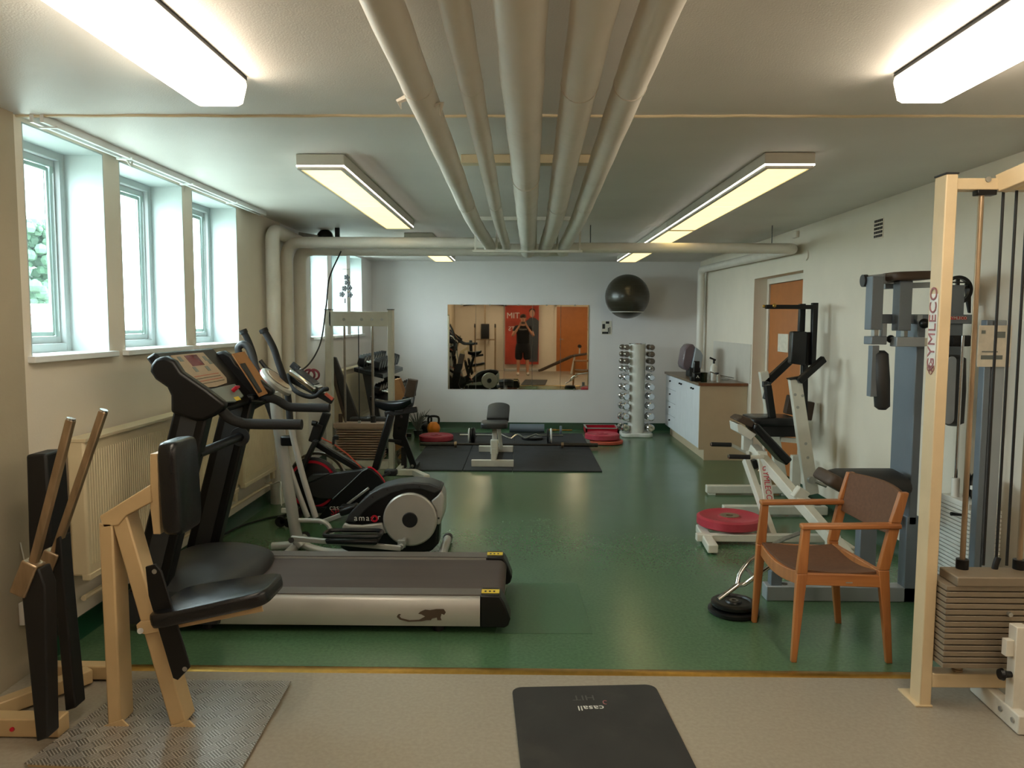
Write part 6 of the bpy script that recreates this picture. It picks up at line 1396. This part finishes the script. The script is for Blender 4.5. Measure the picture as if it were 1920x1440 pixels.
# clothes
def shell(nm, mt, V_, E_, R_): return skin_body(nm, [(x+X0, y+py_, z) for x, y, z in V_], E_, R_, mt, t)
shell('t_shirt', 'cloth_black', [(0, -.005, .84), (0, -.0, 1.10), (0, -.01, 1.30), (0, -.01, 1.42), (0, .0, 1.49), (.20, -.01, 1.41), (.265, .05, 1.28), (-.20, -.01, 1.41), (-.265, .05, 1.28)], [(0, 1), (1, 2), (2, 3), (3, 4), (3, 5), (5, 6), (3, 7), (7, 8)], [(.215, .15), (.21, .15), (.215, .15), (.17, .12), (.075, .07), (.085, .08), .07, (.085, .08), .07])
shell('shorts', 'cloth_black', [(0, 0, 1.06), (0, 0, .88), (.11, 0, .76), (.13, .005, .44), (-.11, 0, .76), (-.13, .005, .44)], [(0, 1), (1, 2), (2, 3), (1, 4), (4, 5)], [(.20, .14), (.19, .14), .14, .12, .14, .12])
for s in (-1, 1):
    m = MB(); m.ball((X0+s*.15, py_+.06, .045), .06, sx=.85, sy_=2.2, sz=.8, seg=18, rings=10); m.build('shoe', 'shoe', t)
m = MB(); m.ball((X0, py_+.0, 1.745), .098, sx=.95, sy_=1.0, sz=.75); m.build('hair', 'hair', t)
m = MB(); m.ball((X0, py_+.118, 1.675), .018, sx=.7, sy_=1, sz=1.2, seg=10, rings=6); m.build('nose', 'skin', t)
for s in (-1, 1): MB().ball((X0+s*.033, py_+.098, 1.70), .010, seg=10, rings=6).build('eye', 'dark_grey', t); MB().ball((X0+s*.088, py_+.01, 1.68), .024, sx=.4, sz=1.2, seg=10, rings=6).build('ear', 'skin', t)
MB().ball((X0, py_+.105, 1.635), .02, sx=1.3, sy_=.4, sz=.35, seg=10, rings=6).build('mouth', 'text_faded', t)
text('ATHLETE', 'shirt_print', 'text_white', t, (X0, py_+.138, 1.36), .055, (-1, 0, 0), (0, 0, 1), ext=.002)
t = thing('phone', 'dark red phone held in both hands by the mirrored person', 'phone', (X0, py_+.395, 1.515))
MB().bx(X0-.078, X0+.078, py_+.385, py_+.394, 1.515, 1.59).build('body', 'brown_pad', t, bevel=.004)
# ================================================================ CAMERA, SKY, LIGHT
cam = bpy.data.cameras.new('camera'); co = bpy.data.objects.new('camera', cam); COL.objects.link(co)
cam.sensor_fit = 'HORIZONTAL'; cam.sensor_width = 36; cam.lens = 36*F/1920; cam.clip_start = .01; cam.clip_end = 200
c, s = math.cos(rol), math.sin(rol); Rr = c*rt+s*up; Uu = -s*rt+c*up
co.matrix_world = Matrix.Translation((0, 0, H)) @ Matrix((Rr, Uu, -fw)).transposed().to_4x4()
sc.camera = co
w = bpy.data.worlds.new('world'); sc.world = w; w.use_nodes = True; bg = w.node_tree.nodes['Background']
bg.inputs[0].default_value = (.84, .92, 1.0, 1); bg.inputs[1].default_value = WORLD
for (a, b) in W1+W2:
    l = bpy.data.lights.new('window_portal', 'AREA'); l.shape = 'RECTANGLE'; l.size = HEAD-SILL; l.size_y = b-a; l.cycles.is_portal = True
    lo = bpy.data.objects.new('window_portal', l); COL.objects.link(lo); lo.location = (XO-.02, (a+b)/2, (SILL+HEAD)/2); lo.rotation_euler = (0, -PI/2, 0); lo['kind'] = 'helper'
for o in bpy.data.objects:
    if '_o' in o: del o['_o']
vs = sc.view_settings; vs.view_transform = 'Standard'; vs.look = 'None'; vs.gamma = 1; vs.exposure = EXPO; vs.use_curve_mapping = False
cy_ = sc.cycles; cy_.use_denoising = True; cy_.max_bounces = 8; cy_.diffuse_bounces = 5; cy_.glossy_bounces = 4; cy_.transmission_bounces = 4; cy_.transparent_max_bounces = 8
cy_.sample_clamp_indirect = 6; cy_.caustics_reflective = False; cy_.caustics_refractive = False
